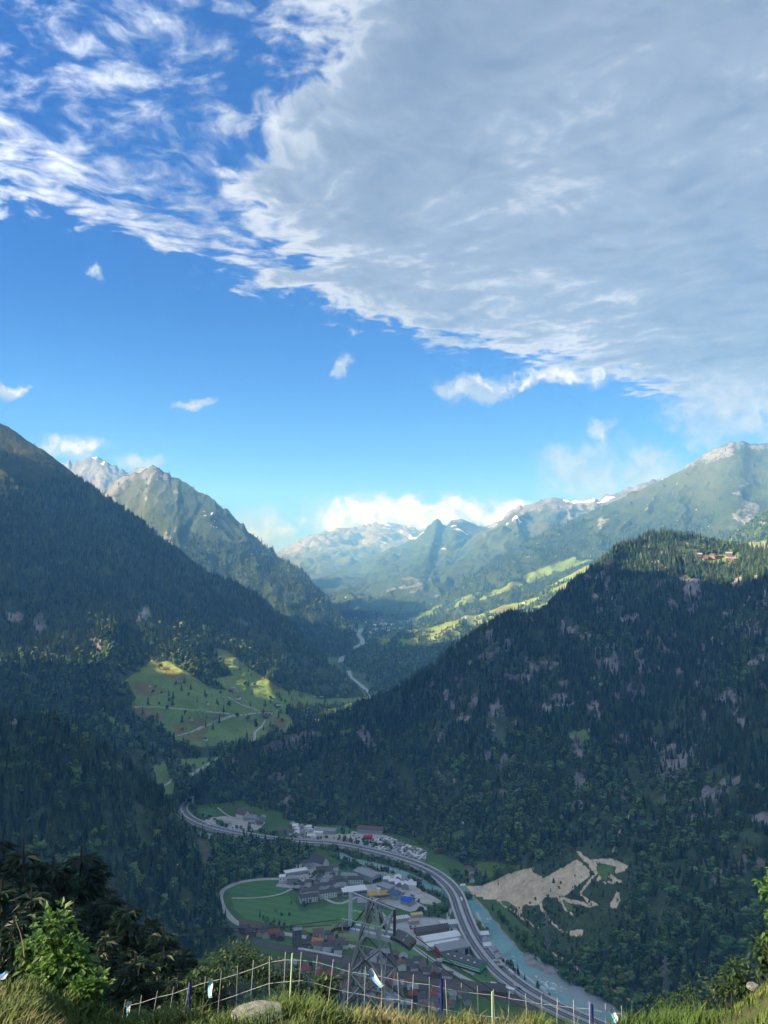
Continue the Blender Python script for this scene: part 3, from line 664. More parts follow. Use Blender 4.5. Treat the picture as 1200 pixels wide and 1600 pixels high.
# the 300 of each sort that stand nearest become trees of their own; the rest is the wood
jx, jy = proj(PJ)
near = (jx > 640) & (jx < 1195) & (jy > 1300) & (jy < 1560)
dist = np.linalg.norm(PJ - CAM, axis=1)
own = []
for sort, cnt in ((~bj, 240), (bj, 150)):
    idx = np.where(near & sort)[0]; own += list(idx[np.argsort(dist[idx])][:cnt])
def single_tree(i, P, kd, sz, label, group):
    e = bpy.data.objects.new('conifer_tree' if kd < 5 else 'broadleaf_tree', None); COL.objects.link(e)
    e.location = P; e.rotation_euler = (0, 0, R.random() * 6.28); e.scale = sz; e.empty_display_size = 0.1
    tag(e, label, 'tree', group)
    cm, tm = PARTS[kd]
    for nm, me in (('crown', cm), ('trunk', tm)):
        c = bpy.data.objects.new(nm, me); COL.objects.link(c); c.parent = e
    return e
def split_proto(VFm, leaf):
    V, F, mi = VFm; res = []
    for nm, k_, mt in (('crown', 0, leaf), ('trunk', 1, M_bark)):
        f = [q for q, m in zip(F, mi) if m == k_]; used = sorted({i for q in f for i in q}); mp = {o: n for n, o in enumerate(used)}
        me = bpy.data.meshes.new(nm); me.from_pydata([V[i] for i in used], [], [tuple(mp[i] for i in q) for q in f]); me.materials.append(mt); me.update(); res.append(me)
    return res
PARTS = [split_proto(conifer_proto(s, 7 + s % 2, 0.12 + 0.025 * (s % 3)), M_conifer) for s in range(5)] + [split_proto(broad_proto(s + 20), M_broad) for s in range(4)]
for i in own:
    c = kj[i] < 5
    single_tree(i, PJ[i], kj[i], sj[i], 'dark spruce on the wooded slope across the river, below the quarry' if c else 'round leafy tree on the wooded slope across the river, below the quarry',
                'spruces on the slope below the quarry' if c else 'leafy trees on the slope below the quarry')
rest = np.ones(len(PJ), bool); rest[own] = False
woods('forest', PJ[rest], kj[rest], sj[rest], 'dense dark forest on the steep mountain behind the quarry')
grow(C_, 'forest', 27, 15, 25, lambda P: np.clip(fbm(P / 90, 3, 203) * 1.2 - .40, 0, 0.5), 'dense shaded forest on the rounded hill below the meadows')
grow(D, 'forest', 66, 16, 27, lambda P: sstep(330 - P[:, 2] + (fbm(P / 150, 3, 204) - .5) * 400, 0, 200) * 0.6, 'dark forest on the great mountainside above the green meadows', hedge=0.05)
grow(I_, 'forest', 110, 14, 25, 0.5, 'partly sunlit forest on the terrace beyond the wooded mountain')
grow(E, 'forest', 260, 18, 30, 0.1, 'blue hazy forest on the pointed mountain behind')
grow(H, 'forest', 380, 18, 32, 0.1, 'blue hazy forest on the broad far mountainside')
#@@TOWN
# ------------------------------------------------------------------ valley floor: roads, river, fields
def GG(px, py, dz=0.0):
    z = 0.0
    for _ in range(4):
        p = G(px, py, z + dz); z = float(floor_z(p[1]))
    return p
def smooth_line(L, step=6.0):
    C = np.array(L, float); t = np.linspace(0, len(C) - 1, 40 * len(C)); q = cr(C, t)
    s = np.r_[0, np.cumsum(np.linalg.norm(np.diff(q, axis=0), axis=1))]
    return np.stack([np.interp(np.arange(0, s[-1], step), s, q[:, i]) for i in range(3)], 1)
def sides(q):
    T = np.gradient(q, axis=0); T[:, 2] = 0; T /= np.linalg.norm(T, axis=1)[:, None] + 1e-9
    return np.stack([-T[:, 1], T[:, 0], 0 * T[:, 0]], 1)
def strip(name, line, off, width, dz, mat, kind='structure', parent=None, thick=0.0, wobble=0.0):
    """a band along a line; off = sideways shift of its middle, wobble = uneven edges"""
    q = np.array(line); S = sides(q); n = len(q)
    w = np.full(n, width) if np.isscalar(width) else np.interp(np.linspace(0, 1, n), np.linspace(0, 1, len(width)), width)
    wl = w / 2 + wobble * (fbm(np.stack([q[:, 0] / 14, q[:, 1] / 14, 0 * w], 1), 3, 7) - .5) * 2
    wr = w / 2 + wobble * (fbm(np.stack([q[:, 0] / 14 + 50, q[:, 1] / 14, 0 * w], 1), 3, 8) - .5) * 2
    z = np.array((0, 0, dz))
    V = np.concatenate([q + S * (off + wl)[:, None] + z, q + S * (off - wr)[:, None] + z]); F = [(i, i + n, i + n + 1, i + 1) for i in range(n - 1)]
    if thick:
        V = np.concatenate([V, V - np.array((0, 0, thick))]); m = 2 * n
        F += [(i, i + 1, i + 1 + m, i + m) for i in range(n - 1)] + [(n + i + 1, n + i, n + i + m, n + i + 1 + m) for i in range(n - 1)]
        F += [(m + i, m + i + 1, m + i + n + 1, m + i + n) for i in range(n - 1)]
    o = mesh_obj(name, V, F, mat, parent)
    if parent is None: o['kind'] = kind
    return o
def sheet(name, poly, dz, mat, z=None):
    P = [GG(x, y) + np.array((0, 0, dz)) for x, y in poly]
    o = mesh_obj(name, P, [tuple(range(len(P)))], mat); o['kind'] = 'structure'
    return o
def ground_mat(name, c0, c1, sc=0.05, rough=0.95, stripes=0.0):
    m, q, b = material(name); pos = q.node('ShaderNodeNewGeometry').outputs['Position']
    f = q.math('ADD', q.math('MULTIPLY', q.noise(pos, sc, 6, 0.65), 0.7), q.math('MULTIPLY', q.noise(pos, sc * 8, 4, 0.6), 0.3))
    c = q.mix(q.step(f, 0.33, 0.67), c0, c1)
    if stripes:
        wv_ = q.node('ShaderNodeTexWave'); q.put(wv_.inputs['Vector'], q.vmath('MULTIPLY', pos, (0.35, 1.0, 1.0))); wv_.inputs['Scale'].default_value = 0.035; wv_.inputs['Distortion'].default_value = 1.5; wv_.inputs['Detail'].default_value = 3; wv_.bands_direction = 'DIAGONAL'
        c = q.mix(q.math('MULTIPLY', wv_.outputs['Fac'], stripes), c, tuple(x * 1.35 for x in c1))
    q.put(b.inputs['Base Color'], c); b.inputs['Roughness'].default_value = rough; b.inputs['Specular IOR Level'].default_value = 0.1
    return m
M_asph = ground_mat('asphalt', (0.11, 0.115, 0.12), (0.17, 0.175, 0.18), 0.08)
M_road = ground_mat('light_road', (0.40, 0.40, 0.39), (0.56, 0.56, 0.54), 0.05)
M_gravel = ground_mat('gravel_yard', (0.42, 0.40, 0.35), (0.64, 0.61, 0.55), 0.045)
M_bed = ground_mat('river_stones', (0.20, 0.19, 0.18), (0.42, 0.41, 0.39), 0.12)
M_ballast = ground_mat('railway_ballast', (0.11, 0.095, 0.085), (0.18, 0.16, 0.145), 0.1)
M_conc = ground_mat('concrete', (0.52, 0.52, 0.51), (0.66, 0.66, 0.64), 0.1)
M_paint = plain('road_paint', (0.7, 0.7, 0.68), 0.6)
M_field = [ground_mat('field_%s' % n, a, b, 0.02, stripes=0.35) for n, a, b in (('deep', (0.070, 0.165, 0.060), (0.092, 0.200, 0.072)), ('fresh', (0.088, 0.195, 0.064), (0.115, 0.235, 0.078)), ('mown', (0.17, 0.225, 0.085), (0.23, 0.27, 0.115)), ('rough_grass', (0.05, 0.08, 0.03), (0.10, 0.12, 0.05)))]
def water_mat():
    m, q, b = material('river_water'); pos = q.node('ShaderNodeNewGeometry').outputs['Position']
    n = q.noise(pos, 0.22, 7, 0.66, 0.8); n2 = q.noise(pos, 0.02, 4, 0.6)
    c = q.mix(q.step(n2, 0.4, 0.65), (0.17, 0.36, 0.36), (0.26, 0.46, 0.45))
    foam = q.step(q.math('ADD', n, q.math('MULTIPLY', q.node('ShaderNodeAttribute', attribute_name='foam').outputs['Fac'], 0.20)), 0.68, 0.80)
    grey = q.node('ShaderNodeAttribute', attribute_name='silt').outputs['Fac']
    c = q.mix(grey, c, (0.33, 0.37, 0.37)); c = q.mix(foam, c, (0.75, 0.80, 0.80))
    q.put(b.inputs['Base Color'], c); b.inputs['Roughness'].default_value = 0.25; b.inputs['Specular IOR Level'].default_value = 0.4
    bp = q.node('ShaderNodeBump'); bp.inputs['Distance'].default_value = 0.6; q.put(bp.inputs['Height'], n); q.l.new(bp.outputs[0], b.inputs['Normal'])
    return m
M_water = water_mat()

HW = smooth_line([GG(*p) for p in [(291, 1254), (283, 1262), (287, 1274), (305, 1286), (340, 1298), (390, 1308), (440, 1315), (480, 1318), (530, 1322), (580, 1332), (630, 1346), (668, 1361), (695, 1380), (712, 1402), (722, 1430), (735, 1460), (753, 1488), (781, 1520), (820, 1550), (860, 1573), (905, 1594), (980, 1625)]], 8)
HW[:, 2] += 2.6 + 2.2 * np.exp(-((HW[:, 1] - 1130) / 90) ** 2)
dk = strip('road', HW, 0, 25, 0, M_conc, thick=2.2); dk['label'] = 'two-lane dual motorway curving along the turquoise river'
for s in (-1, 1):
    strip('carriageway', HW, s * 5.9, 8.2, 0.06, M_asph, parent=dk)
    for o_, w_ in ((2.3, 0.35), (5.9, 0.3), (9.5, 0.35)): strip('lane_line', HW, s * o_, w_, 0.13, M_paint, parent=dk)
    strip('crash_barrier', HW, s * 12.2, 0.35, 0.9, M_conc, parent=dk, thick=0.8)
strip('median_barrier', HW, 0, 0.7, 0.9, M_conc, parent=dk, thick=0.8)

def river(name, L, width, silt=None, foam=None, bed=6.0):
    q = smooth_line([GG(*p) for p in L], 7); n = len(q); S = sides(q); k_ = 7
    w = np.interp(np.linspace(0, 1, n), np.linspace(0, 1, len(width)), width)
    strip('riverbed', q, 0, w + bed, 0.10, M_bed, wobble=3.0)
    P = np.stack([q + S * (w * (t - 0.5))[:, None] + np.array((0, 0, 0.22)) for t in np.linspace(0, 1, k_)])
    for r_, sgn in ((0, -1), (k_ - 1, 1)):
        P[r_] += S * (sgn * 2.0 * (fbm(np.stack([q[:, 0] / 11 + r_, q[:, 1] / 11, 0 * w], 1), 3, 9) - .5))[:, None]
    X, Y = proj(P.reshape(-1, 3))
    fo = sum(np.exp(-(((X - a) / rx) ** 2 + ((Y - b) / ry) ** 2)) for a, b, rx, ry in (foam or [(0, 0, 1, 1)]))
    si = sstep(Y, *silt) * sstep(np.tile(np.linspace(0, 1, k_)[:, None], (1, n)).ravel(), 0.30, 0.65) if silt else 0 * X
    return grid_obj(name, P, M_water, {'foam': fo, 'silt': si}), q, w
ro, RIV, RW = river('river', [(716, 1385), (735, 1408), (752, 1430), (768, 1450), (785, 1474), (808, 1502), (850, 1536), (905, 1566), (965, 1592), (1080, 1630)], [15, 17, 19, 22, 26, 34, 52, 58, 56, 56], silt=(1500, 1550), foam=[(765, 1437, 14, 6), (800, 1500, 12, 10), (845, 1535, 20, 12), (870, 1545, 20, 10), (690, 1400, 15, 5)])
ro['kind'] = 'structure'
r2, RIV2, _w = river('river', [(528, 1334), (545, 1343), (575, 1350), (605, 1357), (640, 1370), (672, 1386), (700, 1398), (722, 1408)], [11, 12, 14, 15, 15, 15, 15], foam=[(600, 1355, 90, 12)]); r2['kind'] = 'structure'
r3, RIV3, _w = river('river', [(290, 1292), (305, 1299), (325, 1306), (345, 1313), (370, 1318)], [10, 13, 13, 10], foam=[(325, 1306, 40, 10)]); r3['kind'] = 'structure'
z9 = lambda L: [(740 + x / 4.615, 1440 + y / 4.615) for x, y in L]
sheet('gravel_bank', z9([(358, 268), (375, 225), (402, 210), (440, 235), (500, 290), (570, 325), (615, 352), (632, 385), (600, 398), (540, 385), (470, 345), (400, 322), (365, 300)]), 0.42, M_bed)
sheet('gravel_bank', z9([(495, 385), (545, 372), (550, 395), (520, 405)]), 0.40, M_bed)
# fields, each its own sheet
for n_, (p, mi_) in enumerate([([(356, 1391), (366, 1382), (400, 1378), (442, 1377), (458, 1390), (445, 1397), (405, 1402), (363, 1402)], 0),
        ([(362, 1405), (405, 1405), (450, 1399), (462, 1411), (470, 1424), (500, 1420), (545, 1403), (580, 1420), (560, 1436), (500, 1446), (470, 1450), (420, 1444), (385, 1436), (366, 1422)], 1),
        ([(473, 1451), (500, 1447), (560, 1437), (590, 1441), (600, 1455), (560, 1470), (515, 1470), (490, 1462)], 2),
        ([(602, 1462), (625, 1462), (660, 1485), (695, 1510), (690, 1516), (650, 1505), (610, 1488), (600, 1475)], 1), ([(575, 1425), (600, 1418), (620, 1428), (600, 1440)], 0),
        ([(725, 1515), (760, 1512), (785, 1530), (770, 1540), (740, 1530)], 1), ([(310, 1264), (334, 1260), (340, 1275), (312, 1277)], 1), ([(392, 1297), (412, 1293), (428, 1299), (400, 1302)], 1),
        ([(505, 1289), (520, 1286), (552, 1297), (548, 1303), (525, 1303)], 1), ([(528, 1361), (545, 1354), (560, 1362), (545, 1372), (530, 1372)], 1), ([(668, 1345), (690, 1352), (715, 1374), (705, 1378), (690, 1366)], 1),
        ([(345, 1500), (375, 1482), (420, 1490), (440, 1500), (400, 1515), (360, 1520)], 3), ([(404, 1468), (440, 1465), (470, 1475), (462, 1479), (420, 1472)], 1), ([(404, 1320), (415, 1317), (428, 1322), (420, 1330), (405, 1328)], 3)]):
    sheet('field', p, 0.05 + 0.004 * n_, M_field[mi_])
# yards and car parks
for n_, p in enumerate([[(310, 1290), (325, 1278), (352, 1275), (400, 1280), (415, 1285), (405, 1296), (380, 1300), (340, 1296), (318, 1292)], [(450, 1297), (470, 1290), (500, 1292), (560, 1300), (580, 1298), (612, 1308), (600, 1322), (560, 1325), (500, 1318), (465, 1308)],
        [(570, 1315), (605, 1308), (640, 1322), (668, 1332), (664, 1346), (630, 1340), (590, 1330)], [(590, 1367), (610, 1362), (640, 1380), (690, 1408), (680, 1414), (660, 1412), (630, 1398), (600, 1378)],
        [(560, 1385), (600, 1378), (660, 1420), (640, 1425), (610, 1415), (575, 1402)], [(605, 1440), (650, 1428), (705, 1438), (722, 1462), (728, 1480), (690, 1490), (650, 1475), (620, 1458)], [(690, 1492), (728, 1486), (752, 1510), (740, 1524), (705, 1508)],
        [(460, 1352), (490, 1345), (500, 1362), (485, 1380), (455, 1388), (430, 1385), (440, 1375)], [(745, 1462), (757, 1462), (785, 1500), (790, 1514), (778, 1510), (760, 1490)], [(735, 1540), (780, 1540), (800, 1555), (780, 1562)]]):
    sheet('yard', p, 0.10 + 0.004 * n_, M_gravel if n_ in (1, 3, 0) else M_road)
def road(L, w, mat=M_road, nm='road', dz=0.18, wob=0.0):
    return strip(nm, smooth_line([GG(*p) for p in L], 6), 0, w, dz, mat, wobble=wob)
for n_, (L, w_) in enumerate([([(445, 1374), (410, 1374), (375, 1379), (351, 1389), (344, 1400), (347, 1415), (357, 1430), (372, 1443), (400, 1452), (450, 1460), (520, 1472), (560, 1482)], 8.5), ([(362, 1403.5), (400, 1403), (435, 1398), (458, 1388)], 3.5), ([(500, 1338), (488, 1348), (490, 1362), (482, 1378), (465, 1386), (442, 1376)], 8),
             ([(572, 1352), (598, 1374), (640, 1405), (672, 1424)], 7), ([(560, 1402), (590, 1422), (612, 1448), (640, 1475), (665, 1493), (692, 1510), (740, 1536), (780, 1552)], 7), ([(480, 1386), (500, 1400), (530, 1412), (560, 1400)], 5),
             ([(395, 1304), (420, 1311), (440, 1318), (460, 1322)], 5), ([(452, 1300), (460, 1310), (485, 1318)], 6), ([(745, 1425), (765, 1470), (790, 1500), (815, 1520), (880, 1572)], 4), ([(735, 1440), (748, 1462), (742, 1446), (738, 1432)], 6),
             ([(717, 1408), (706, 1420), (700, 1435), (715, 1445)], 5), ([(600, 1372), (690, 1412)], 4), ([(605, 1310), (625, 1322), (650, 1338)], 4), ([(340, 1262), (360, 1276), (400, 1282)], 4)]):
    road(L, w_, dz=0.26 + 0.012 * n_)
RAIL = [[(290, 1405), (303, 1378), (318, 1350), (323, 1335), (316, 1318), (300, 1305)], [(345, 1432), (358, 1449), (378, 1462), (405, 1473), (440, 1482), (500, 1493), (560, 1505), (620, 1517), (690, 1532), (760, 1549), (830, 1568), (900, 1590)]]
M_rail = plain('rail_steel', (0.20, 0.17, 0.15), 0.5, metal=0.6)
for q_, (L, w_) in enumerate(((RAIL[0], [9, 9]), (RAIL[1], [8, 10, 13, 20, 24, 26, 24, 20]))):
    l = smooth_line([GG(*p) for p in L], 6); rw = strip('railway', l, 0, w_, 0.55, M_ballast); rw['label'] = 'brown railway track curving round the foot of the hill' if q_ == 0 else 'railway tracks running past the village houses'
    for o_ in ([-1.8, 1.8] if q_ == 0 else [-10, -6, -2, 2, 6, 10]):
        for s in (-0.75, 0.75): strip('rail', l[(0 if abs(o_) < 3 else len(l) // 3):], o_ + s, 0.18, 0.72, M_rail, parent=rw)
strip('platform', smooth_line([GG(*p) for p in [(466, 1483), (500, 1489), (540, 1497)]], 6), 0, 5, 1.3, M_conc, thick=0.9)

# ------------------------------------------------------------------ buildings
PAL = {}
def paint(key, col, rough=0.85, var=0.10, rand=0.0, sc=0.3):
    if key not in PAL: PAL[key] = plain(key, col, rough, var, sc, rand=rand)
    return PAL[key]
W_white = paint('white_render', (0.88, 0.87, 0.84)); W_cream = paint('cream_render', (0.68, 0.61, 0.50)); W_wood = paint('brown_timber', (0.24, 0.155, 0.10), var=0.25); W_grey = paint('grey_cladding', (0.42, 0.43, 0.44))
R_dark = paint('dark_slate', (0.115, 0.11, 0.11), var=0.25); R_brown = paint('brown_tile', (0.20, 0.135, 0.10), var=0.25); R_grey = paint('grey_sheet', (0.34, 0.35, 0.36), var=0.15); R_red = paint('red_tile', (0.30, 0.09, 0.065), var=0.15); R_light = paint('pale_sheet', (0.85, 0.85, 0.84)); R_blue = paint('blue_sheet', (0.025, 0.13, 0.55)); R_bluegrey = paint('blue_grey_sheet', (0.08, 0.14, 0.26)); R_orange = paint('orange_tile', (0.60, 0.22, 0.10))
C_green = paint('green_cladding', (0.10, 0.55, 0.16)); C_red = paint('red_cladding', (0.5, 0.07, 0.05)); C_orange = paint('orange_formwork', (0.62, 0.36, 0.10)); C_yellow = paint('yellow_sheet', (0.65, 0.50, 0.18)); C_dark = paint('dark_opening', (0.02, 0.021, 0.024)); C_redbright = paint('red_machine_paint', (0.6, 0.03, 0.03))
M_glass = plain('window_glass', (0.03, 0.035, 0.045), 0.15, spec=0.6)
def boxvf(x0, x1, y0, y1, z0, z1):
    return [(x, y, z) for z in (z0, z1) for y in (y0, y1) for x in (x0, x1)], [(0, 2, 3, 1), (4, 5, 7, 6), (0, 1, 5, 4), (2, 6, 7, 3), (0, 4, 6, 2), (1, 3, 7, 5)]
def join(parts):
    V, F = [], []
    for v, f in parts: F += [tuple(i + len(V) for i in q) for q in f]; V += list(v)
    return V, F
_cache = {}
def shared(key, name, VF, mat):
    k_ = (key, mat.name)
    if k_ not in _cache:
        me = bpy.data.meshes.new(name); me.from_pydata(*[list(VF[0]), [], list(VF[1])]); me.materials.append(mat); me.update(); _cache[k_] = me
    return _cache[k_]
def part(name, key, VF, mat, parent, loc=None, rot=None):
    o = bpy.data.objects.new(name, shared(key, name, VF, mat)); COL.objects.link(o); o.parent = parent
    if loc is not None: o.location = loc
    if rot is not None: o.rotation_euler = rot
    return o
def gable_wall(L, W, H, rise):
    V, F = boxvf(-L / 2, L / 2, -W / 2, W / 2, -0.8, H); b = len(V)
    V += [(-L / 2, 0, H + rise), (L / 2, 0, H + rise)]; F = F[:1] + F[2:] + [(4, b, 6), (5, 7, b + 1)]
    return V, F
def gable_roof(L, W, H, rise, ov=0.9, th=0.3):
    l, w = L / 2 + ov, W / 2 + ov; dz = rise * ov / (W / 2)
    prof = [(-w, H - dz), (0, H + rise), (w, H - dz), (w, H - dz + th), (0, H + rise + th), (-w, H - dz + th)]
    V = [(s * l, y, z + 0.02) for s in (-1, 1) for y, z in prof]; n = 6
    F = [(i, (i + 1) % n, n + (i + 1) % n, n + i) for i in range(n)] + [(0, 5, 4, 1), (1, 4, 3, 2), (6, 7, 10, 11), (7, 8, 9, 10)]
    return V, F
def flat_roof(L, W, H, ov=0.5, th=0.5):
    return boxvf(-L / 2 - ov, L / 2 + ov, -W / 2 - ov, W / 2 + ov, H + 0.01, H + th)
def pane_grid(parent, L, W, H, floors, nx, ny, w=1.3, h=1.4, z0=1.2):
    """window by window on the four walls"""
    fh = (H - 0.4) / floors; vf = boxvf(-w / 2, w / 2, -0.06, 0.06, 0, h)
    for f in range(floors):
        z = z0 + f * fh
        for i in range(nx):
            x = -L / 2 + L * (i + 0.5) / nx
            for s in (-1, 1): part('window', ('win', w, h), vf, M_glass, parent, (x, s * W / 2, z))
        for i in range(ny):
            y = -W / 2 + W * (i + 0.5) / ny
            for s in (-1, 1): part('window', ('win', w, h), vf, M_glass, parent, (s * L / 2, y, z), (0, 0, rad(90)))
def building(name, at, yaw, L, W, H, roof, wmat, rmat, label, cat='building', group=None, rise=None, chimney=False, windows=None, key=None):
    e = bpy.data.objects.new(name, None); COL.objects.link(e); e.location = tuple(at); e.rotation_euler = (0, 0, rad(yaw)); e.empty_display_size = 0.5
    tag(e, label, cat, group); k_ = key or (name, L, W, H, roof, rise)
    if roof == 'gable':
        rise = rise if rise is not None else W * 0.28
        part('wall', ('gw', k_), gable_wall(L, W, H, rise), wmat, e); r = part('roof', ('gr', k_), gable_roof(L, W, H, rise), rmat, e)
        if chimney: part('chimney', ('ch', k_), boxvf(L * .2, L * .2 + 0.9, W * .12, W * .12 + 0.9, H + rise * 0.4, H + rise + 1.2), W_grey, r)
    else:
        part('wall', ('fw', k_), boxvf(-L / 2, L / 2, -W / 2, W / 2, -0.8, H), wmat, e); part('roof', ('fr', k_), flat_roof(L, W, H), rmat, e)
    if windows: pane_grid(e, L, W, H, *windows)
    return e
yawpx = lambda a, b: math.degrees(math.atan2(*(lambda d: (d[1], d[0]))(GG(*b) - GG(*a))))
B = []
def big(px, py, L, W, H, yaw, roof, wm, rm, label, name='building', cat='building', **kw):
    e = building(name, GG(px, py), yaw, L, W, H, roof, wm, rm, label, cat, **kw); B.append((e.location.x, e.location.y, max(L, W) * 0.55)); return e
big(498, 1353, 30, 16, 9, -38, 'gable', W_white, R_dark, 'large white gabled hall with steep dark roof beside the curving village road', rise=9)
big(480, 1356, 12, 10, 10, 15, 'gable', W_grey, R_dark, 'dark-roofed house at the bend of the village road', name='house', cat='house')
for i, (x, y, l) in enumerate([(484, 1399, 'white apartment block behind its twin at the edge of the green field'), (482, 1408, 'front white apartment block at the edge of the green field'), (512, 1401, 'white apartment block east of its pair at the field corner')]):
    big(x, y, 26, 11, 8.5, 18, 'flat' if i == 0 else 'gable', W_white, R_dark, l, name='apartment_block', cat='apartment block', windows=(3, 7, 3), **({} if i == 0 else {'rise': 2.2}))
big(514, 1368, 11, 10, 9, 10, 'gable', W_white, R_dark, 'tall white house by the car park, dark gable roof', name='house', cat='house', windows=(3, 3, 3)); big(523, 1367, 10, 10, 8, 12, 'gable', W_white, R_grey, 'white house just beside the tall white one', name='house', cat='house', windows=(3, 3, 3))
big(511, 1361, 34, 10, 5, 8, 'gable', W_wood, R_dark, 'long low dark shed behind the tall white houses')
big(546, 1375, 24, 10, 8, -5, 'gable', W_white, R_grey, 'cream-white apartment block left of the grey warehouse', name='apartment_block', cat='apartment block', windows=(3, 6, 3)); big(556, 1380, 22, 10, 8, -5, 'gable', W_white, R_dark, 'white apartment block in front of the grey warehouse', name='apartment_block', cat='apartment block', windows=(3, 6, 3))
h = big(574, 1372, 40, 20, 9, -42, 'gable', W_grey, R_grey, 'big grey warehouse with dark gates by the river', name='warehouse', cat='warehouse', rise=2.5)
for i in range(4): part('gate', 'gate_l', boxvf(-2, 2, -0.15, 0.15, 0, 5), C_dark, h, (20.05, -7.5 + i * 5, 0), (0, 0, rad(90)))
h = big(553, 1396, 36, 18, 7, 14, 'flat', W_grey, R_light, 'grey hall with pale flat roof behind the pylon', name='warehouse', cat='warehouse')
for i in range(9): part('window', 'hallwin', boxvf(-1.4, 1.4, -0.1, 0.1, 0, 2), M_glass, h, (-16 + i * 4, -9.02, 3))
big(462, 1366, 36, 11, 6, 22, 'flat', W_grey, R_light, 'long workshop with white roof against the dark wood', windows=(1, 10, 2), name='workshop', cat='workshop'); big(458, 1380, 18, 12, 9, 4, 'flat', W_grey, R_grey, 'grey three-storey block by the field road', windows=(3, 5, 3)); big(441, 1378, 9, 10, 9, 4, 'flat', W_white, R_light, 'pale square block at the end of the field road', windows=(2, 2, 2))
big(603, 1391, 24, 14, 7, -40, 'flat', W_grey, R_grey, 'grey flat hall between the orange building site and the river road')
big(616, 1402, 18, 14, 7, -40, 'flat', W_grey, R_bluegrey, 'blue-grey roofed hall left of the bright blue roof'); big(637, 1412, 16, 13, 6, -38, 'gable', W_grey, R_blue, 'small hall with bright blue roof', rise=2)
e = bpy.data.objects.new('building_shell', None); COL.objects.link(e); e.location = tuple(GG(592, 1403)); e.rotation_euler = (0, 0, rad(14)); tag(e, 'unfinished building with orange formwork and white tower', 'building site')
part('floor_slab', 'slab', boxvf(-15, 15, -8, 8, -0.5, 3.2), W_grey, e)
for i in range(6):
    for j in (0, 1): part('column', 'col', boxvf(-.35, .35, -.35, .35, 3.2, 6.4), C_orange, e, (-14 + i * 5.6, -7 + j * 14, 0))
part('formwork_deck', 'deck', boxvf(-15.5, 15.5, -8.5, 8.5, 6.4, 6.9), C_orange, e); part('tower', 'tower', boxvf(-3, 2, -2, 2, 6.9, 14), W_white, e); part('parapet', 'parap', boxvf(-15.5, 15.5, -8.6, -8.3, 6.9, 8), C_yellow, e)
big(575, 1413, 30, 12, 5, 8, 'flat', W_grey, R_grey, 'low grey garage roof at the top of the pylon'); 
for i, (x, y, L, W_, rm, l) in enumerate([(624, 1439, 26, 9, R_light, 'open shed with white striped roof along the yard road'), (651, 1433, 16, 7, C_yellow, 'small shed with yellow roof at the timber yard'), (646, 1443, 14, 7, paint('tan_sheet', (0.55, 0.42, 0.26)), 'small tan roof in the builders yard')]):
    b_ = big(x, y, L, W_, 4.5, 16, 'flat', W_grey, rm, l, name='shed', cat='shed')
    if i == 0:
        for j in range(8): part('roof_rib', 'rib', boxvf(-.5, .5, -4.9, 4.9, 5.02, 5.3), R_grey, b_, (-11.5 + j * 3.3, 0, 0))
big(674, 1456, 46, 12, 5, 17, 'gable', W_wood, R_dark, 'long dark timber shed in the builders yard', name='shed', cat='shed'); b_ = big(701, 1447, 22, 12, 5, 12, 'flat', W_grey, R_light, 'white ribbed roof near the motorway bend', name='shed', cat='shed')
for j in range(7): part('roof_rib', 'rib2', boxvf(-.4, .4, -6.2, 6.2, 5.52, 5.8), R_grey, b_, (-9.6 + j * 3.2, 0, 0))
big(688, 1471, 50, 14, 7, 19, 'gable', W_white, R_light, 'long white industrial hall, the rear of two', name='industrial_hall', cat='hall', rise=1.8); big(691, 1479, 44, 9, 5, 19, 'gable', W_white, R_light, 'long white industrial hall, the lower front one', name='industrial_hall', cat='hall', rise=1.2)
h = big(706, 1490, 40, 18, 10, 20, 'gable', W_grey, R_grey, 'grey hall with dark gates and one red wall', name='industrial_hall', cat='hall', rise=1.5)
for i in range(5): part('gate', 'gate_g', boxvf(-2.2, 2.2, -0.12, 0.12, 0, 7.5), C_dark if i % 2 == 0 else W_grey, h, (-13 + i * 7.3, -9.05, 0))
part('end_panel', 'redend', boxvf(-0.15, 0.15, -8.6, 8.6, 0, 9.5), C_red, h, (-20.1, 0, 0))
h = big(725, 1508, 52, 17, 7.5, -33, 'gable', C_green, paint('charcoal_sheet', (0.12, 0.125, 0.135)), 'long bright green hall with charcoal roof below the motorway', name='industrial_hall', cat='hall', rise=1.6)
for zz in (2.6, 5.0):
    for i in range(10): part('window', 'gw_', boxvf(-2.3, 2.3, -0.12, 0.12, 0, 1.0), W_white, h, (-23 + i * 5.1, -8.55, zz))
part('plinth', 'plinth_g', boxvf(-26.2, 26.2, -8.7, 8.7, -0.5, 1.8), C_dark, h)
for i in range(5): part('rooflight', 'rl', boxvf(-1.4, 1.4, -.9, .9, 8.0, 9.2), R_light, h, (-20 + i * 9, -3, 0))
big(771, 1551, 26, 16, 6, -8, 'gable', W_wood, R_dark, 'dark-roofed depot just above the fence', name='depot', cat='depot'); big(785, 1548, 28, 4, 5, -30, 'flat', W_white, R_light, 'narrow white building by the dark-roofed depot')
t = big(464, 1478, 10, 10, 22, 20, 'gable', paint('weathered_tower', (0.20, 0.19, 0.18)), R_grey, 'tall grey tower with flat cap beside the railway', name='tower', cat='tower', windows=(6, 2, 2), rise=2.5)
big(379, 1278, 22, 14, 9, -30, 'gable', W_white, R_brown, 'white farm building with brown roof under the wooded nose', rise=7); big(391, 1281, 24, 12, 6, -12, 'gable', W_grey, R_grey, 'grey annexe beside the white farm building', name='annexe', cat='building'); big(356, 1290, 14, 10, 6, -6, 'flat', W_cream, R_grey, 'grey shed standing alone in the gravel yard', name='shed', cat='shed')
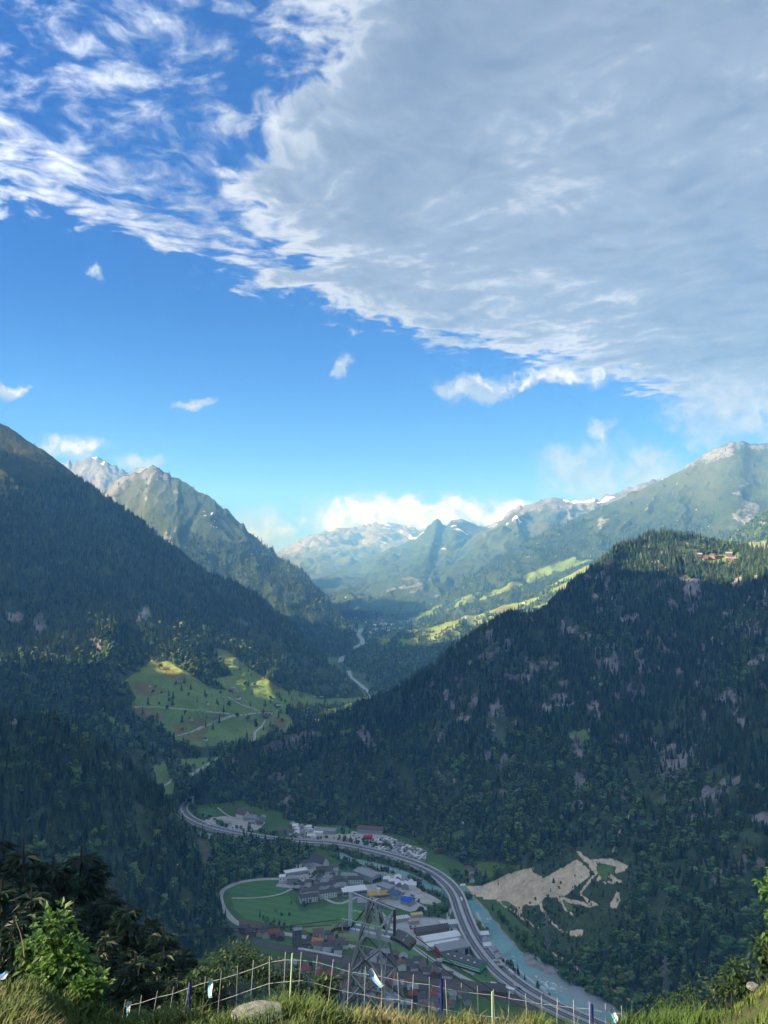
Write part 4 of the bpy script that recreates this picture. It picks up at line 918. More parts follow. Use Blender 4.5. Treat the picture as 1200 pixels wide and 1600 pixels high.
big(579, 1301, 46, 14, 8, -12, 'gable', W_grey, R_brown, 'long brown-roofed hall at the forest edge', name='warehouse', cat='warehouse'); big(508, 1301, 40, 16, 6, -10, 'flat', W_grey, R_grey, 'grey flat-roofed works beside the gravel heaps', name='warehouse', cat='warehouse'); big(497, 1308, 16, 9, 9, -8, 'flat', W_white, R_light, 'pale block of the gravel works')
cr_ = big(575, 1311, 14, 7, 5, 8, 'gable', C_redbright, C_redbright, 'bright red shed in the gravel yard', name='shed', cat='shed', rise=2)
big(447, 1301, 30, 8, 4.5, -6, 'gable', W_grey, R_brown, 'long brown sheds beside the motorway slip road', name='shed', cat='shed')
# tunnel mouth where the motorway enters the mountain
tp = bpy.data.objects.new('tunnel_portal', None); COL.objects.link(tp); p0 = HW[0]; d0 = HW[3] - HW[0]; tp.location = tuple(p0); tp.rotation_euler = (0, 0, math.atan2(d0[1], d0[0]) + rad(90)); tag(tp, 'concrete tunnel portal where the motorway enters the mountain', 'tunnel portal')
part('headwall', 'hw', join([boxvf(-16, -12, -1.5, 1.5, -3, 9), boxvf(12, 16, -1.5, 1.5, -3, 9), boxvf(-1.2, 1.2, -1.5, 1.5, -3, 9), boxvf(-16, 16, -1.5, 1.5, 6.5, 10)]), M_conc, tp)
for s in (-1, 1): part('bore_dark_panel', 'bore_dark_panel', boxvf(-5.2, 5.2, 1.0, 1.4, -1, 6.4), C_dark, tp, (s * 6.6, 0, 0))  # darkness inside the tunnel put in as near-black panels

# clusters of houses
WALLS = [W_white, W_white, W_white, W_cream, W_wood, W_grey]; ROOFS = [R_dark, R_brown, R_dark, R_grey, R_brown, R_dark, R_brown, R_grey, R_red]
def cluster(poly, n, walls, roofs, label, group, size=(9, 13), gap=11.0, name='house', cat='house', yaw0=0, roofname=None):
    xs = [p[0] for p in poly]; ys = [p[1] for p in poly]; made = 0
    for t in range(n * 30):
        x, y = R.uniform(min(xs), max(xs)), R.uniform(min(ys), max(ys))
        if not in_poly(np.array([x]), np.array([y]), poly)[0]: continue
        p = GG(x, y)
        if any(math.hypot(p[0] - a, p[1] - b) < max(gap, c) for a, b, c in B): continue
        v = R.randrange(4); L, W_, H = size[0] + v, size[0] - 1 + v * 0.6, 4.6 + (v % 3) * 1.3
        wm, rm = R.choice(walls), R.choice(roofs)
        e = building(name, p, yaw0 + R.choice((0, 90)) + R.uniform(-12, 12), L, W_, H, 'gable', wm, rm, label(wm, rm) if callable(label) else label, cat, group, chimney=(v % 2 == 0), key=(name, v, size))
        B.append((p[0], p[1], 6.0)); made += 1
        if made >= n: break
wn = {W_white.name: 'white', W_cream.name: 'cream', W_wood.name: 'brown timber', W_grey.name: 'grey'}; rn = {R_dark.name: 'dark slate', R_brown.name: 'brown tiled', R_grey.name: 'grey', R_red.name: 'red tiled', R_orange.name: 'orange tiled', R_light.name: 'pale'}
lab = lambda where: (lambda w, r: '%s house with %s roof %s' % (wn[w.name], rn[r.name], where))
cluster([(494, 1374), (520, 1370), (540, 1380), (536, 1396), (505, 1392), (490, 1384)], 26, [W_white, W_white, W_cream], [R_dark, R_dark, R_grey], lab('in the tight estate behind the apartment blocks'), 'estate houses behind the apartment blocks', (8, 11), 9.0)
cluster([(468, 1384), (490, 1380), (497, 1392), (470, 1394), (455, 1392)], 7, [W_white, W_grey, W_wood], [R_dark, R_grey], lab('between the field road and the apartment blocks'), 'houses at the field road', (8, 11), 9)
cluster([(374, 1446), (400, 1446), (428, 1456), (440, 1468), (400, 1466), (378, 1456)], 20, [W_wood, W_wood, W_cream], [R_brown, R_brown, R_dark], lab('in the brown hamlet inside the railway curve'), 'hamlet inside the railway curve', (9, 12), 9.5)
big(427, 1463, 13, 11, 6, 20, 'gable', W_cream, R_red, 'red-roofed house at the end of the brown hamlet', name='house', cat='house'); big(497, 1464, 13, 11, 8, 12, 'gable', W_cream, R_brown, 'tall cream house behind the orange roof', name='house', cat='house', windows=(3, 3, 2)); big(497, 1475, 14, 11, 5, -10, 'gable', W_white, R_orange, 'house with bright orange roof by the railway', name='house', cat='house')
cluster([(484, 1462), (520, 1466), (545, 1478), (535, 1490), (500, 1486), (486, 1478)], 13, [W_white, W_white, W_cream], [R_dark, R_brown, R_dark], lab('between the orange roof and the railway'), 'houses north of the railway', (9, 12), 11)
big(497, 1527, 12, 9, 5, 60, 'gable', W_cream, R_red, 'left of two red-roofed houses seen through the fence', name='house', cat='house'); big(512, 1529, 12, 9, 5, 60, 'gable', W_cream, R_red, 'right of two red-roofed houses seen through the fence', name='house', cat='house')
cluster([(600, 1494), (640, 1500), (692, 1516), (700, 1527), (650, 1522), (602, 1508)], 30, WALLS, ROOFS[:5], lab('in the strip between green field and railway'), 'houses between field and railway', (9, 12), 11)
cluster([(440, 1506), (540, 1520), (620, 1535), (700, 1552), (740, 1562), (720, 1580), (600, 1575), (500, 1560), (430, 1530)], 85, WALLS, ROOFS, lab('in the lower village behind the fence'), 'lower village behind the fence', (9, 12), 11.5)
cluster([(555, 1488), (596, 1494), (600, 1506), (560, 1500)], 8, WALLS, ROOFS[:4], lab('behind the legs of the lattice tower'), 'houses behind the lattice tower', (9, 12), 11)
cluster([(725, 1358), (745, 1356), (752, 1376), (735, 1378)], 6, [W_white, W_wood], [R_brown, R_dark], lab('by the quarry entrance'), 'houses by the quarry entrance', (8, 11), 11)
cluster([(745, 1352), (765, 1352), (765, 1362), (748, 1362)], 2, [W_white], [R_dark], 'white chalet in the field above the quarry', 'chalets in the quarry field', (8, 10), 9)
cluster([(676, 1318), (700, 1312), (698, 1330), (680, 1334)], 6, [W_white, W_wood], [R_brown, R_dark], lab('on the meadow behind the caravan park'), 'houses behind the caravan park', (8, 10), 9)
cluster([(395, 1274), (416, 1284), (410, 1290), (390, 1288)], 5, [W_white, W_grey], [R_grey, R_dark], lab('at the motorway yard by the white farm building'), 'houses at the motorway yard', (8, 11), 9)
cluster([(590, 1372), (640, 1378), (650, 1392), (612, 1384)], 9, [W_grey, W_white], [R_light, R_grey], lambda w, r: '%s store shed with %s roof in the river yard' % (wn[w.name], rn[r.name]), 'store sheds in the river yard', (9, 12), 10, name='shed', cat='shed')
cluster([(455, 1290), (500, 1296), (520, 1308), (480, 1312), (458, 1304)], 12, [W_grey, W_white], [R_light, R_grey], lambda w, r: '%s work shed with %s roof by the gravel heaps' % (wn[w.name], rn[r.name]), 'work sheds by the gravel heaps', (8, 12), 9, name='shed', cat='shed')
cluster([(745, 1464), (757, 1464), (788, 1506), (780, 1508), (765, 1490)], 6, [W_white, W_grey], [R_light, R_grey], lambda w, r: '%s hut with %s roof at the motorway rest area' % (wn[w.name], rn[r.name]), 'huts at the motorway rest area', (8, 10), 12, name='hut', cat='hut')

# caravans, gravel heaps, vehicles
def caravan_mesh(mat, key):
    V, F = [], []
    prof = [(-3, .5), (3, .5), (3.1, 1.6), (2.6, 2.7), (-2.6, 2.7), (-3.1, 1.6)]
    V = [(x, s * 1.2, z) for s in (-1, 1) for x, z in prof]; n = 6
    F = [(i, n + i, n + (i + 1) % n, (i + 1) % n) for i in range(n)] + [tuple(range(5, -1, -1)), tuple(range(6, 12))]
    a, b_ = boxvf(-1.2, 1.2, -1.24, 1.24, 1.6, 2.2); w1, w2 = boxvf(-.4, .4, -1.1, 1.1, 0, .6)
    Vt, Ft = join([(V, F), (a, b_), (w1, w2)]); me = bpy.data.meshes.new('caravan'); me.from_pydata(Vt, [], Ft); me.materials.append(mat); me.materials.append(M_glass)
    me.polygons.foreach_set('material_index', np.array([0] * 8 + [1] * 12, np.int32)); me.update(); return me
CARAV = [caravan_mesh(m, i) for i, m in enumerate([W_white, R_light, W_grey, R_grey])]
park = [(568, 1318), (606, 1310), (640, 1323), (666, 1332), (662, 1345), (630, 1339), (592, 1329)]
made = 0; taken = []
while made < 120:
    x, y = R.uniform(566, 668), R.uniform(1309, 1346)
    if not in_poly(np.array([x]), np.array([y]), park)[0]: continue
    p = GG(x, y)
    if any(math.hypot(p[0] - a, p[1] - b) < 5.2 for a, b in taken): 
        made += 0.02; continue
    taken.append((p[0], p[1])); vi = R.randrange(4)
    o = bpy.data.objects.new('caravan', CARAV[vi]); COL.objects.link(o); o.location = (p[0], p[1], p[2] + 0.15); o.rotation_euler = (0, 0, rad(R.choice((-25, 65)) + R.uniform(-8, 8))); s_ = R.uniform(1.0, 1.6); o.scale = (s_, s_, s_)
    tag(o, ('white', 'off-white', 'grey', 'dark grey')[vi] + ' caravan in the crowded park beside the motorway', 'caravan', ('white', 'off-white', 'grey', 'dark grey')[vi] + ' caravans in the park'); made += 1
def heap_mesh(seed):
    q = np.linspace(-1, 1, 13); X, Y = np.meshgrid(q, q); r_ = np.hypot(X, Y); Z = np.clip(1 - r_ ** 1.3, -.05, 1) + 0.12 * (fbm(np.stack([X.ravel() * 3, Y.ravel() * 3, 0 * X.ravel() + seed], 1), 3, seed).reshape(X.shape) - .5)
    return np.stack([X, Y, Z], -1)
for i, (x, y, w_, h_) in enumerate([(515, 1314, 14, 6), (526, 1312, 12, 5), (507, 1316, 9, 4), (545, 1308, 9, 4), (338, 1284, 10, 4), (775, 1378, 10, 5), (748, 1388, 8, 4), (770, 1392, 9, 4)]):
    o = grid_obj('gravel_heap', heap_mesh(i) * np.array((w_, w_ * .8, h_)), M_gravel if i > 2 else ground_mat('sandy_gravel%d' % i, (0.40, 0.34, 0.26), (0.55, 0.48, 0.38))); o.location = tuple(GG(x, y)); 
    tag(o, ['largest tan gravel heap at the works beside the motorway', 'second tan gravel heap at the works', 'small tan gravel heap at the left of the works', 'grey gravel heap near the red shed', 'grey heap in the yard below the tunnel', 'grey heap in front of the quarry slope', 'grey heap at the quarry entrance', 'grey heap beside the quarry machines'][i], 'gravel heap')
def car_mesh(mat, kind='car'):
    if kind == 'car': P = [(-2.1, .35), (2.1, .35), (2.1, .8), (1.2, .95), (.5, 1.45), (-1.3, 1.45), (-2.0, .95)]; w_ = .9
    elif kind == 'truck': P = [(-6, .6), (6, .6), (6, 3.0), (4.3, 3.2), (4.2, 3.7), (-6, 3.7)]; w_ = 1.25
    n = len(P); V = [(x, s * w_, z) for s in (-1, 1) for x, z in P]; F = [(i, n + i, n + (i + 1) % n, (i + 1) % n) for i in range(n)] + [tuple(range(n - 1, -1, -1)), tuple(range(n, 2 * n))]; mi = [0] * len(F)
    if kind == 'car': mi[3] = 1; mi[5] = 1
    else: mi[2] = 1
    Vs, Fs = [V], [F]; ws = [-1.3, 1.3] if kind == 'car' else [-4.6, -3.2, 4.4]
    base = (V, F); parts = [base]
    for x in ws:
        for s in (-1, 1):
            r_ = .34 if kind == 'car' else .5; ring = [(x + r_ * math.cos(a), s * (w_ + d), r_ + r_ * math.sin(a)) for d in (-.2, .02) for a in np.linspace(0, 2 * math.pi, 9)[:-1]]
            parts.append((ring, [(i, (i + 1) % 8, 8 + (i + 1) % 8, 8 + i) for i in range(8)] + [tuple(range(8, 16)), tuple(range(7, -1, -1))])); mi += [2] * 10
    Vt, Ft = join(parts); me = bpy.data.meshes.new(kind); me.from_pydata(Vt, [], Ft)
    for m in (mat, M_glass, C_dark): me.materials.append(m)
    me.polygons.foreach_set('material_index', np.array(mi, np.int32)); me.update(); return me
CARS = {c: car_mesh(paint('car_' + c, v, 0.35)) for c, v in (('white', (.75, .75, .75)), ('black', (.02, .02, .025)), ('silver', (.4, .41, .42)), ('red', (.5, .03, .03)), ('blue', (.04, .08, .3)))}
TRUCK = {c: car_mesh(paint('truck_' + c, v, 0.5), 'truck') for c, v in (('white', (.78, .78, .76)), ('cream', (.65, .58, .42)))}
SH = sides(HW)
def on_way(px, py):
    X, Y = proj(HW); return int(np.nanargmin(np.hypot(X - px, Y - py)))
for i, (px, py, lane, c, tr) in enumerate([(760, 1507, -1, 'black', 0), (776, 1520, 1, 'black', 0), (789, 1525, 1, 'white', 1), (722, 1406, 1, 'white', 1), (735, 1462, -1, 'silver', 0), (805, 1540, -1, 'white', 0), (700, 1384, -1, 'silver', 0), (660, 1358, 1, 'black', 0), (620, 1342, -1, 'white', 0), (560, 1327, 1, 'blue', 0),
        (500, 1320, -1, 'white', 0), (430, 1314, 1, 'silver', 0), (370, 1304, -1, 'red', 0), (320, 1292, 1, 'white', 1), (292, 1276, -1, 'black', 0), (728, 1445, 1, 'red', 0), (840, 1562, 1, 'silver', 0), (815, 1549, -1, 'black', 0), (745, 1478, 1, 'blue', 0), (285, 1266, 1, 'white', 0)]):
    j = on_way(px, py); p = HW[j] + SH[j] * lane * (4.2 if i % 2 else 8.4); t_ = HW[min(j + 1, len(HW) - 1)] - HW[j - 1]
    o = bpy.data.objects.new('truck' if tr else 'car', TRUCK[c] if tr else CARS[c]); COL.objects.link(o); o.location = (p[0], p[1], p[2] + 0.12); o.rotation_euler = (0, 0, math.atan2(t_[1], t_[0]) + (math.pi if lane > 0 else 0))
    where = 'before the tunnel portal' if px < 330 else 'passing the gravel works' if px < 600 else 'beside the caravan park' if px < 690 else 'on the river crossing' if py < 1412 else 'beside the long white halls' if py < 1482 else 'below the green hall' if py < 1530 else 'near the fence at the bottom'
    tag(o, '%s %s on the motorway %s' % (c, 'lorry' if tr else 'car', where), 'truck' if tr else 'car', 'traffic on the motorway')
for i, (px, py, c, l) in enumerate([(616, 1456, 'white', 'white lorry parked at the yard road, leftmost of three'), (621, 1459, 'white', 'white lorry parked at the yard road, middle of three'), (626, 1462, 'white', 'white lorry parked at the yard road, rightmost of three'), (784, 1512, 'cream', 'cream lorry parked at the rest area'), (778, 1505, 'white', 'white lorry parked at the rest area'), (690, 1503, 'white', 'small white lorry beside the red wall')]):
    o = bpy.data.objects.new('truck', TRUCK[c]); COL.objects.link(o); o.location = tuple(GG(px, py) + np.array((0, 0, .15))); o.rotation_euler = (0, 0, rad(-40 + 9 * i)); tag(o, l, 'truck', 'parked lorries')
for i, (x, y, yw) in enumerate([(772, 1381, 20), (762, 1386, 100), (838, 1406, 40)]):      # diggers at the quarry
    e = bpy.data.objects.new('excavator', None); COL.objects.link(e); e.location = tuple(GG(x, y) + np.array((0, 0, .3))); e.rotation_euler = (0, 0, rad(yw)); tag(e, ['excavator between the gravel heaps of the quarry', 'excavator at the quarry entrance track', 'excavator on the grey terrace below the sand slope'][i], 'excavator', 'quarry excavators'); yel = paint('digger_yellow', (0.65, 0.42, 0.05), 0.5)
    for s_ in (-1, 1): part('track', 'exc_track', boxvf(-2.2, 2.2, -.35, .35, 0, .9), C_dark, e, (0, s_ * 1.2, 0))
    part('body', 'exc_body', join([boxvf(-2.2, 1.2, -1.4, 1.4, 1.0, 2.2), boxvf(-.2, 1.2, -1.4, -.2, 2.2, 3.4)]), yel, e); part('boom', 'exc_boom', ([(1, -.25, 1.6), (1, .25, 1.6), (4.6, .25, 4.6), (4.6, -.25, 4.6), (1, -.25, 2.3), (1, .25, 2.3), (4.4, .25, 5.2), (4.4, -.25, 5.2)], [(0, 1, 2, 3), (4, 7, 6, 5), (0, 4, 5, 1), (1, 5, 6, 2), (2, 6, 7, 3), (3, 7, 4, 0)]), yel, e); part('bucket_arm', 'exc_arm', boxvf(4.2, 4.8, -.2, .2, .6, 5.0), yel, e)
lots = [([(560, 1412), (600, 1408), (606, 1420), (575, 1424)], 'in the car park at the lattice tower', 22), ([(470, 1366), (485, 1362), (486, 1376), (468, 1380)], 'outside the long workshop', 10), ([(600, 1378), (660, 1405), (650, 1412), (600, 1390)], 'in the river yard', 18), ([(325, 1280), (350, 1278), (350, 1288), (322, 1290)], 'in the gravel yard below the tunnel', 8), ([(640, 1448), (660, 1446), (664, 1452), (645, 1456)], 'in the builders yard', 14),
        ([(530, 1300), (570, 1303), (600, 1312), (580, 1318), (540, 1314)], 'at the gravel works', 24), ([(468, 1476), (482, 1474), (484, 1483), (470, 1482)], 'at the foot of the grey tower', 6), ([(702, 1500), (715, 1512), (708, 1514), (698, 1504)], 'beside the green hall', 5)]
for poly, where, n_ in lots:
    xs = [p[0] for p in poly]; ys = [p[1] for p in poly]; c_ = 0
    for t in range(400):
        x, y = R.uniform(min(xs), max(xs)), R.uniform(min(ys), max(ys)); p = GG(x, y)
        if not in_poly(np.array([x]), np.array([y]), poly)[0] or any(math.hypot(p[0] - a, p[1] - b) < max(3.4, c) for a, b, c in B): continue
        col_ = R.choice(list(CARS)); o = bpy.data.objects.new('car', CARS[col_]); COL.objects.link(o); o.location = tuple(p + np.array((0, 0, .2))); o.rotation_euler = (0, 0, rad(R.choice((20, 110)) + R.uniform(-5, 5)))
        tag(o, '%s car parked %s' % (col_, where), 'car', 'cars parked ' + where); B.append((p[0], p[1], 3.0)); c_ += 1
        if c_ >= n_: break

# ------------------------------------------------------------------ trees on the valley floor
def on_floor(poly, apt, avoid=True):
    W0 = np.array([GG(x, y)[:2] for x, y in poly]); lo, hi = W0.min(0), W0.max(0); n = int(np.prod(hi - lo) / apt)
    q = rng.uniform(lo, hi, (n, 2)); q = q[in_poly(q[:, 0], q[:, 1], [tuple(p) for p in W0])]
    return np.column_stack([q, floor_z(q[:, 1])])
def clear_of(P, lines):
    k_ = np.ones(len(P), bool)
    for l, w_ in lines: k_ &= seg_dist(P[:, 0], P[:, 1], [tuple(q[:2]) for q in l[::2]]) > w_
    for a, b, c in B: k_ &= np.hypot(P[:, 0] - a, P[:, 1] - b) > c
    return k_
AWAY = [(HW, 15), (RIV, 12), (RIV2, 8), (RIV3, 8)]
def wood_floor(polys, apt, lo, hi, broad, label, lines=AWAY):
    P = np.concatenate([on_floor(p, apt) for p in polys]); P = P[clear_of(P, lines)]
    kd, b = kinds(P, broad); sz = sizes(len(P), lo, hi); sz[b] *= np.array((0.72, 0.72, 0.70)); woods('forest', P, kd, sz, label)
rail0 = smooth_line([GG(*p) for p in RAIL[0]], 20)
wood_floor([[(262, 1285), (300, 1300), (345, 1318), (400, 1312), (470, 1326), (492, 1335), (472, 1345), (455, 1362), (430, 1370), (385, 1374), (352, 1385), (340, 1400), (342, 1420), (300, 1440), (270, 1400), (280, 1340)]], 30, 13, 22, 0.6, 'dark wood between the motorway and the curving field road', AWAY + [(rail0, 11)])
def bank(line, w0, w1, apt):
    S_ = sides(line); n = int(len(line) * 7 * (w1 - w0) / apt); i = rng.integers(0, len(line), n); o_ = rng.uniform(w0, w1, n)
    return line[i] + S_[i] * o_[:, None] + rng.normal(0, 2, (n, 3)) * np.array((1, 1, 0))
P = np.concatenate([bank(RIV2, 9, 18, 26), bank(RIV2, -18, -9, 34), bank(RIV, -30, -15, 22)[:], bank(HW[20:120], -24, -16, 60), bank(HW[:60], 16, 30, 50), bank(HW[:70], -24, -16, 60)])
P = P[clear_of(P, [(HW, 14.5), (RIV2, 8)])]; X, Y = proj(P); P = P[clear_of(P, [])]; P[:, 2] = floor_z(P[:, 1])
kd, b = kinds(P, 0.75); sz = sizes(len(P), 7, 15); sz[b] *= np.array((0.75, 0.75, 0.7)); woods('riverside_trees', P, kd, sz, 'rows of riverside trees and shrubs along the motorway', 'trees')
wood_floor([[(742, 1404), (770, 1420), (800, 1450), (845, 1478), (905, 1530), (1000, 1585), (975, 1590), (900, 1550), (860, 1512), (832, 1500), (805, 1470), (775, 1440)]], 34, 8, 15, 0.85, 'bushy trees between the river and the wooded slope', [(RIV, 20)])
wood_floor([[(648, 1424), (680, 1418), (700, 1425), (695, 1434), (655, 1434)], [(700, 1360), (735, 1380), (728, 1386), (712, 1376)], [(738, 1372), (758, 1362), (762, 1380), (745, 1384)], [(525, 1352), (545, 1350), (560, 1358), (540, 1362)]], 34, 9, 15, 0.85, 'clumps of trees between yards and motorway')
wood_floor([[(345, 1440), (352, 1452), (370, 1470), (345, 1500), (330, 1480)], [(330, 1520), (400, 1510), (440, 1520), (520, 1560), (600, 1580), (500, 1600), (330, 1600)]], 42, 9, 17, 0.7, 'trees between the lower village and the near slope')
VT = [[(372, 1446), (440, 1450), (545, 1470), (540, 1490), (440, 1478), (390, 1462)], [(600, 1492), (695, 1514), (700, 1528), (602, 1512)], [(440, 1500), (560, 1520), (720, 1555), (760, 1575), (600, 1575), (440, 1535)], [(455, 1345), (540, 1370), (560, 1395), (500, 1395), (450, 1390)], [(450, 1294), (560, 1302), (660, 1335), (600, 1330), (480, 1312)], [(725, 1352), (765, 1350), (760, 1380), (730, 1380)]]
P = np.concatenate([on_floor(p, 230 if i != 2 else 300) for i, p in enumerate(VT)]); P = P[clear_of(P, AWAY + [(smooth_line([GG(*p) for p in RAIL[1]], 20), 18)])]
P = np.concatenate([P, [GG(*q) for q in [(455, 1414), (430, 1425), (440, 1432), (452, 1432), (485, 1412), (480, 1414), (475, 1418), (488, 1383), (406, 1434), (412, 1438), (418, 1440), (460, 1452), (455, 1455), (444, 1448), (436, 1446), (428, 1445), (330, 1262), (312, 1280), (389, 1290), (418, 1300), (445, 1303)]]])
for p in P[:290]:
    kd_ = 5 + R.randrange(4) if R.random() < 0.85 else R.randrange(5); h_ = R.uniform(7, 12); x_, y_ = proj(p[None]); x_, y_ = x_[0], y_[0]
    where = 'among the lower village houses' if y_ > 1500 else 'near the houses by the railway' if y_ > 1440 and x_ > 470 else 'by the brown hamlet in the railway curve' if y_ > 1428 else 'in the green field' if y_ > 1400 else 'between the estate houses' if y_ > 1342 and x_ < 600 else 'at the quarry houses' if x_ > 700 else 'beside the works across the motorway'
    single_tree(0, p, kd_, (h_ * .72, h_ * .72, h_ * .8) if kd_ > 4 else (h_, h_, h_ * 1.2), ('small leafy tree ' if kd_ > 4 else 'small spruce ') + where, ('leafy trees ' if kd_ > 4 else 'spruces ') + where)

# ------------------------------------------------------------------ chalets, roads and houses farther up
def bvh_of(*Ds):
    V, F = [], []
    for d in Ds:
        me = d['obj'].data if isinstance(d, dict) else d.data; o_ = len(V); V += [v.co.copy() for v in me.vertices]; F += [tuple(o_ + i for i in p.vertices) for p in me.polygons]
    return BVHTree.FromPolygons(V, F)
T_far = bvh_of(D, I_, ground, C_, J)
def hit(px, py, T=None):
    d = Vector(ray(px, py)).normalized(); h_ = (T or T_far).ray_cast(Vector(CAM), d); return h_[0]
def chalet_at(px, py, wm, rm, label, group, s=1.0, T=None):
    p = hit(px, py, T)
    if p is not None: building('chalet', p, R.uniform(0, 180), 11 * s, 9 * s, 5 * s, 'gable', wm, rm, label, 'chalet', group, key=('chalet', s))
for i, (x, y) in enumerate([(z7([q])[0]) for q in [(415, 355), (425, 350), (440, 352), (605, 325), (620, 330), (612, 340), (630, 325), (480, 240), (500, 243), (490, 235), (535, 212), (655, 295), (660, 300), (330, 350), (385, 425), (290, 205), (510, 270), (745, 260), (800, 262), (820, 268), (960, 272), (700, 300), (395, 290)]]):
    chalet_at(x, y, R.choice([W_wood, W_white, W_cream]), R.choice([R_dark, R_brown, R_grey]), 'small farmhouse on the green mountain meadows', 'farmhouses on the mountain meadows')
for i in range(10):
    chalet_at(R.uniform(1088, 1150), R.uniform(867, 877), W_wood, R.choice([R_grey, R_dark]), 'chalet in the clearing on the wooded mountain top', 'chalets on the mountain top clearing', 1.3)
for i in range(14):
    chalet_at(R.uniform(740, 915), R.uniform(890, 975), R.choice([W_wood, W_white]), R.choice([R_brown, R_dark]), 'far hut on the sunlit terrace', 'huts on the sunlit terrace', 1.3)
for i in range(34):
    x, y = R.uniform(545, 640), R.uniform(958, 992)
    chalet_at(x, y, R.choice([W_white, W_white, W_cream]), R.choice([R_grey, R_brown, R_light]), 'tiny house of the far town deep in the valley', 'houses of the far town', 1.6)
def draped(L, w_, mat, dz=0.5, nm='path'):
    q = [hit(x, y) for x, y in L]; q = [np.array(p) for p in q if p is not None]
    if len(q) < 2: return
    l = smooth_line(q, 8); S_ = sides(l); n = len(l); V = np.concatenate([l + S_ * w_ / 2, l - S_ * w_ / 2])
    for v in V:
        h_ = T_far.ray_cast(Vector((v[0], v[1], 2500)), Vector((0, 0, -1)))[0]
        if h_ is not None: v[2] = h_.z + dz
    mesh_obj(nm, V, [(i, i + n, i + n + 1, i + 1) for i in range(n - 1)], mat)['kind'] = 'structure'
def lerp_line(L, n=7): return [(a[0] + (b[0] - a[0]) * t / n, a[1] + (b[1] - a[1]) * t / n) for a, b in zip(L[:-1], L[1:]) for t in range(n)] + [L[-1]]
for L, w_ in [([(570, 428), (572, 395), (600, 370), (612, 345)], 6), ([(330, 558), (370, 530), (435, 492)], 6), ([(210, 605), (250, 585), (262, 565), (285, 565)], 5), ([(355, 385), (420, 358), (480, 335), (600, 320)], 4), ([(440, 245), (520, 290), (600, 318)], 3.5), ([(120, 300), (210, 300), (330, 310), (480, 325)], 3.0), ([(270, 410), (330, 395), (380, 370)], 3)]:
    draped(lerp_line(z7(L)), w_, M_road)
M_farwater = plain('far_river', (0.26, 0.30, 0.31), 0.4)
for L, w_, mt in [([(575, 1093), (580, 1085), (560, 1068), (548, 1058), (545, 1048)], 14, M_farwater), ([(532, 1035), (536, 1024), (550, 1014), (566, 1006), (566, 1000), (560, 992), (565, 982)], 22, M_farwater), ([(560, 1012), (575, 1000), (580, 990), (600, 985)], 12, M_road)]:
    draped(lerp_line(L, 5), w_, mt, 1.5)
fl = [(530, 1060), (528, 1020), (555, 985), (540, 958), (645, 955), (630, 990), (606, 1040), (590, 1088), (560, 1078)]; fp = []
fr = lerp_line([(575, 1093), (580, 1085), (560, 1068), (548, 1058), (545, 1048)], 4) + lerp_line([(532, 1035), (536, 1024), (550, 1014), (566, 1006), (566, 1000), (560, 992), (565, 982)], 4)
for _ in range(6500):
    x, y = R.uniform(525, 648), 950 + 140 * R.random() ** 1.6
    if not in_poly(np.array([x]), np.array([y]), fl)[0] or min(math.hypot(x - a, y - b) for a, b in fr) < 5: continue
    p = hit(x, y)
    if p is not None and fbm(np.array([[p[0] / 160, p[1] / 300, 0]]), 3, 44)[0] < 0.56: fp.append(p)
fp = np.array(fp); kd, b = kinds(fp, .5); sz = sizes(len(fp), 13, 24); sz[b] *= np.array((.62, .62, .64)); woods('forest', fp, kd, sz, 'blue woods along the far river deep in the valley')
# motorway gallery in the gorge
gq = [np.array(hit(x, y)) for x, y in [(470, 1133), (482, 1130), (495, 1127), (508, 1124)]]
gal = strip('motorway_gallery', smooth_line(gq, 8), 0, 22, 5, M_conc, thick=6); tag(gal, 'grey concrete motorway gallery in the wooded gorge', 'gallery'); gal['kind'] = 'thing'
# far power pylons
def lattice(H, w0, w1, arms, nseg=9, t=0.16):
    parts = []
    def bar(a, b, r=t):
        a, b = Vector(a), Vector(b); d = b - a; m = d.to_track_quat('Z', 'Y').to_matrix(); l = d.length
        v, f = boxvf(-r, r, -r, r, 0, l); parts.append(([tuple(m @ Vector(p) + a) for p in v], f))
    cs = [(-1, -1), (1, -1), (1, 1), (-1, 1)]
    wz = lambda z: w0 + (w1 - w0) * (z / H) ** 0.8
    for i in range(nseg):
        z0, z1 = H * i / nseg, H * (i + 1) / nseg
        for j in range(4):
            (a, b), (c, d) = cs[j], cs[(j + 1) % 4]; p, q = wz(z0), wz(z1)
            bar((a * p, b * p, z0), (a * q, b * q, z1), t * 1.5); bar((a * p, b * p, z0), (c * q, d * q, z1)); bar((c * p, d * p, z0), (a * q, b * q, z1))
    for z, l in arms:
        for s in (-1, 1): bar((0, 0, z + 1.6), (s * l, 0, z)); bar((0, .8, z), (s * l, 0, z)); bar((0, -.8, z), (s * l, 0, z))
    return join(parts)
M_galv = plain('galvanised_steel', (0.34, 0.35, 0.35), 0.6, 0.1, metal=0.3)
for i, (x, y, l) in enumerate([(1041, 1562, 'thin lattice power pylon before the dark slope, near the bushes'), (855, 1486, 'thin lattice power pylon beside the gravel bank')]):
    p = hit(x, y)
    o = mesh_obj('power_pylon', *lattice(46, 3.2, 0.6, [(30, 7), (36, 9), (42, 6)]), M_galv); o.location = p; o.rotation_euler = (0, 0, rad(35)); tag(o, l, 'pylon')
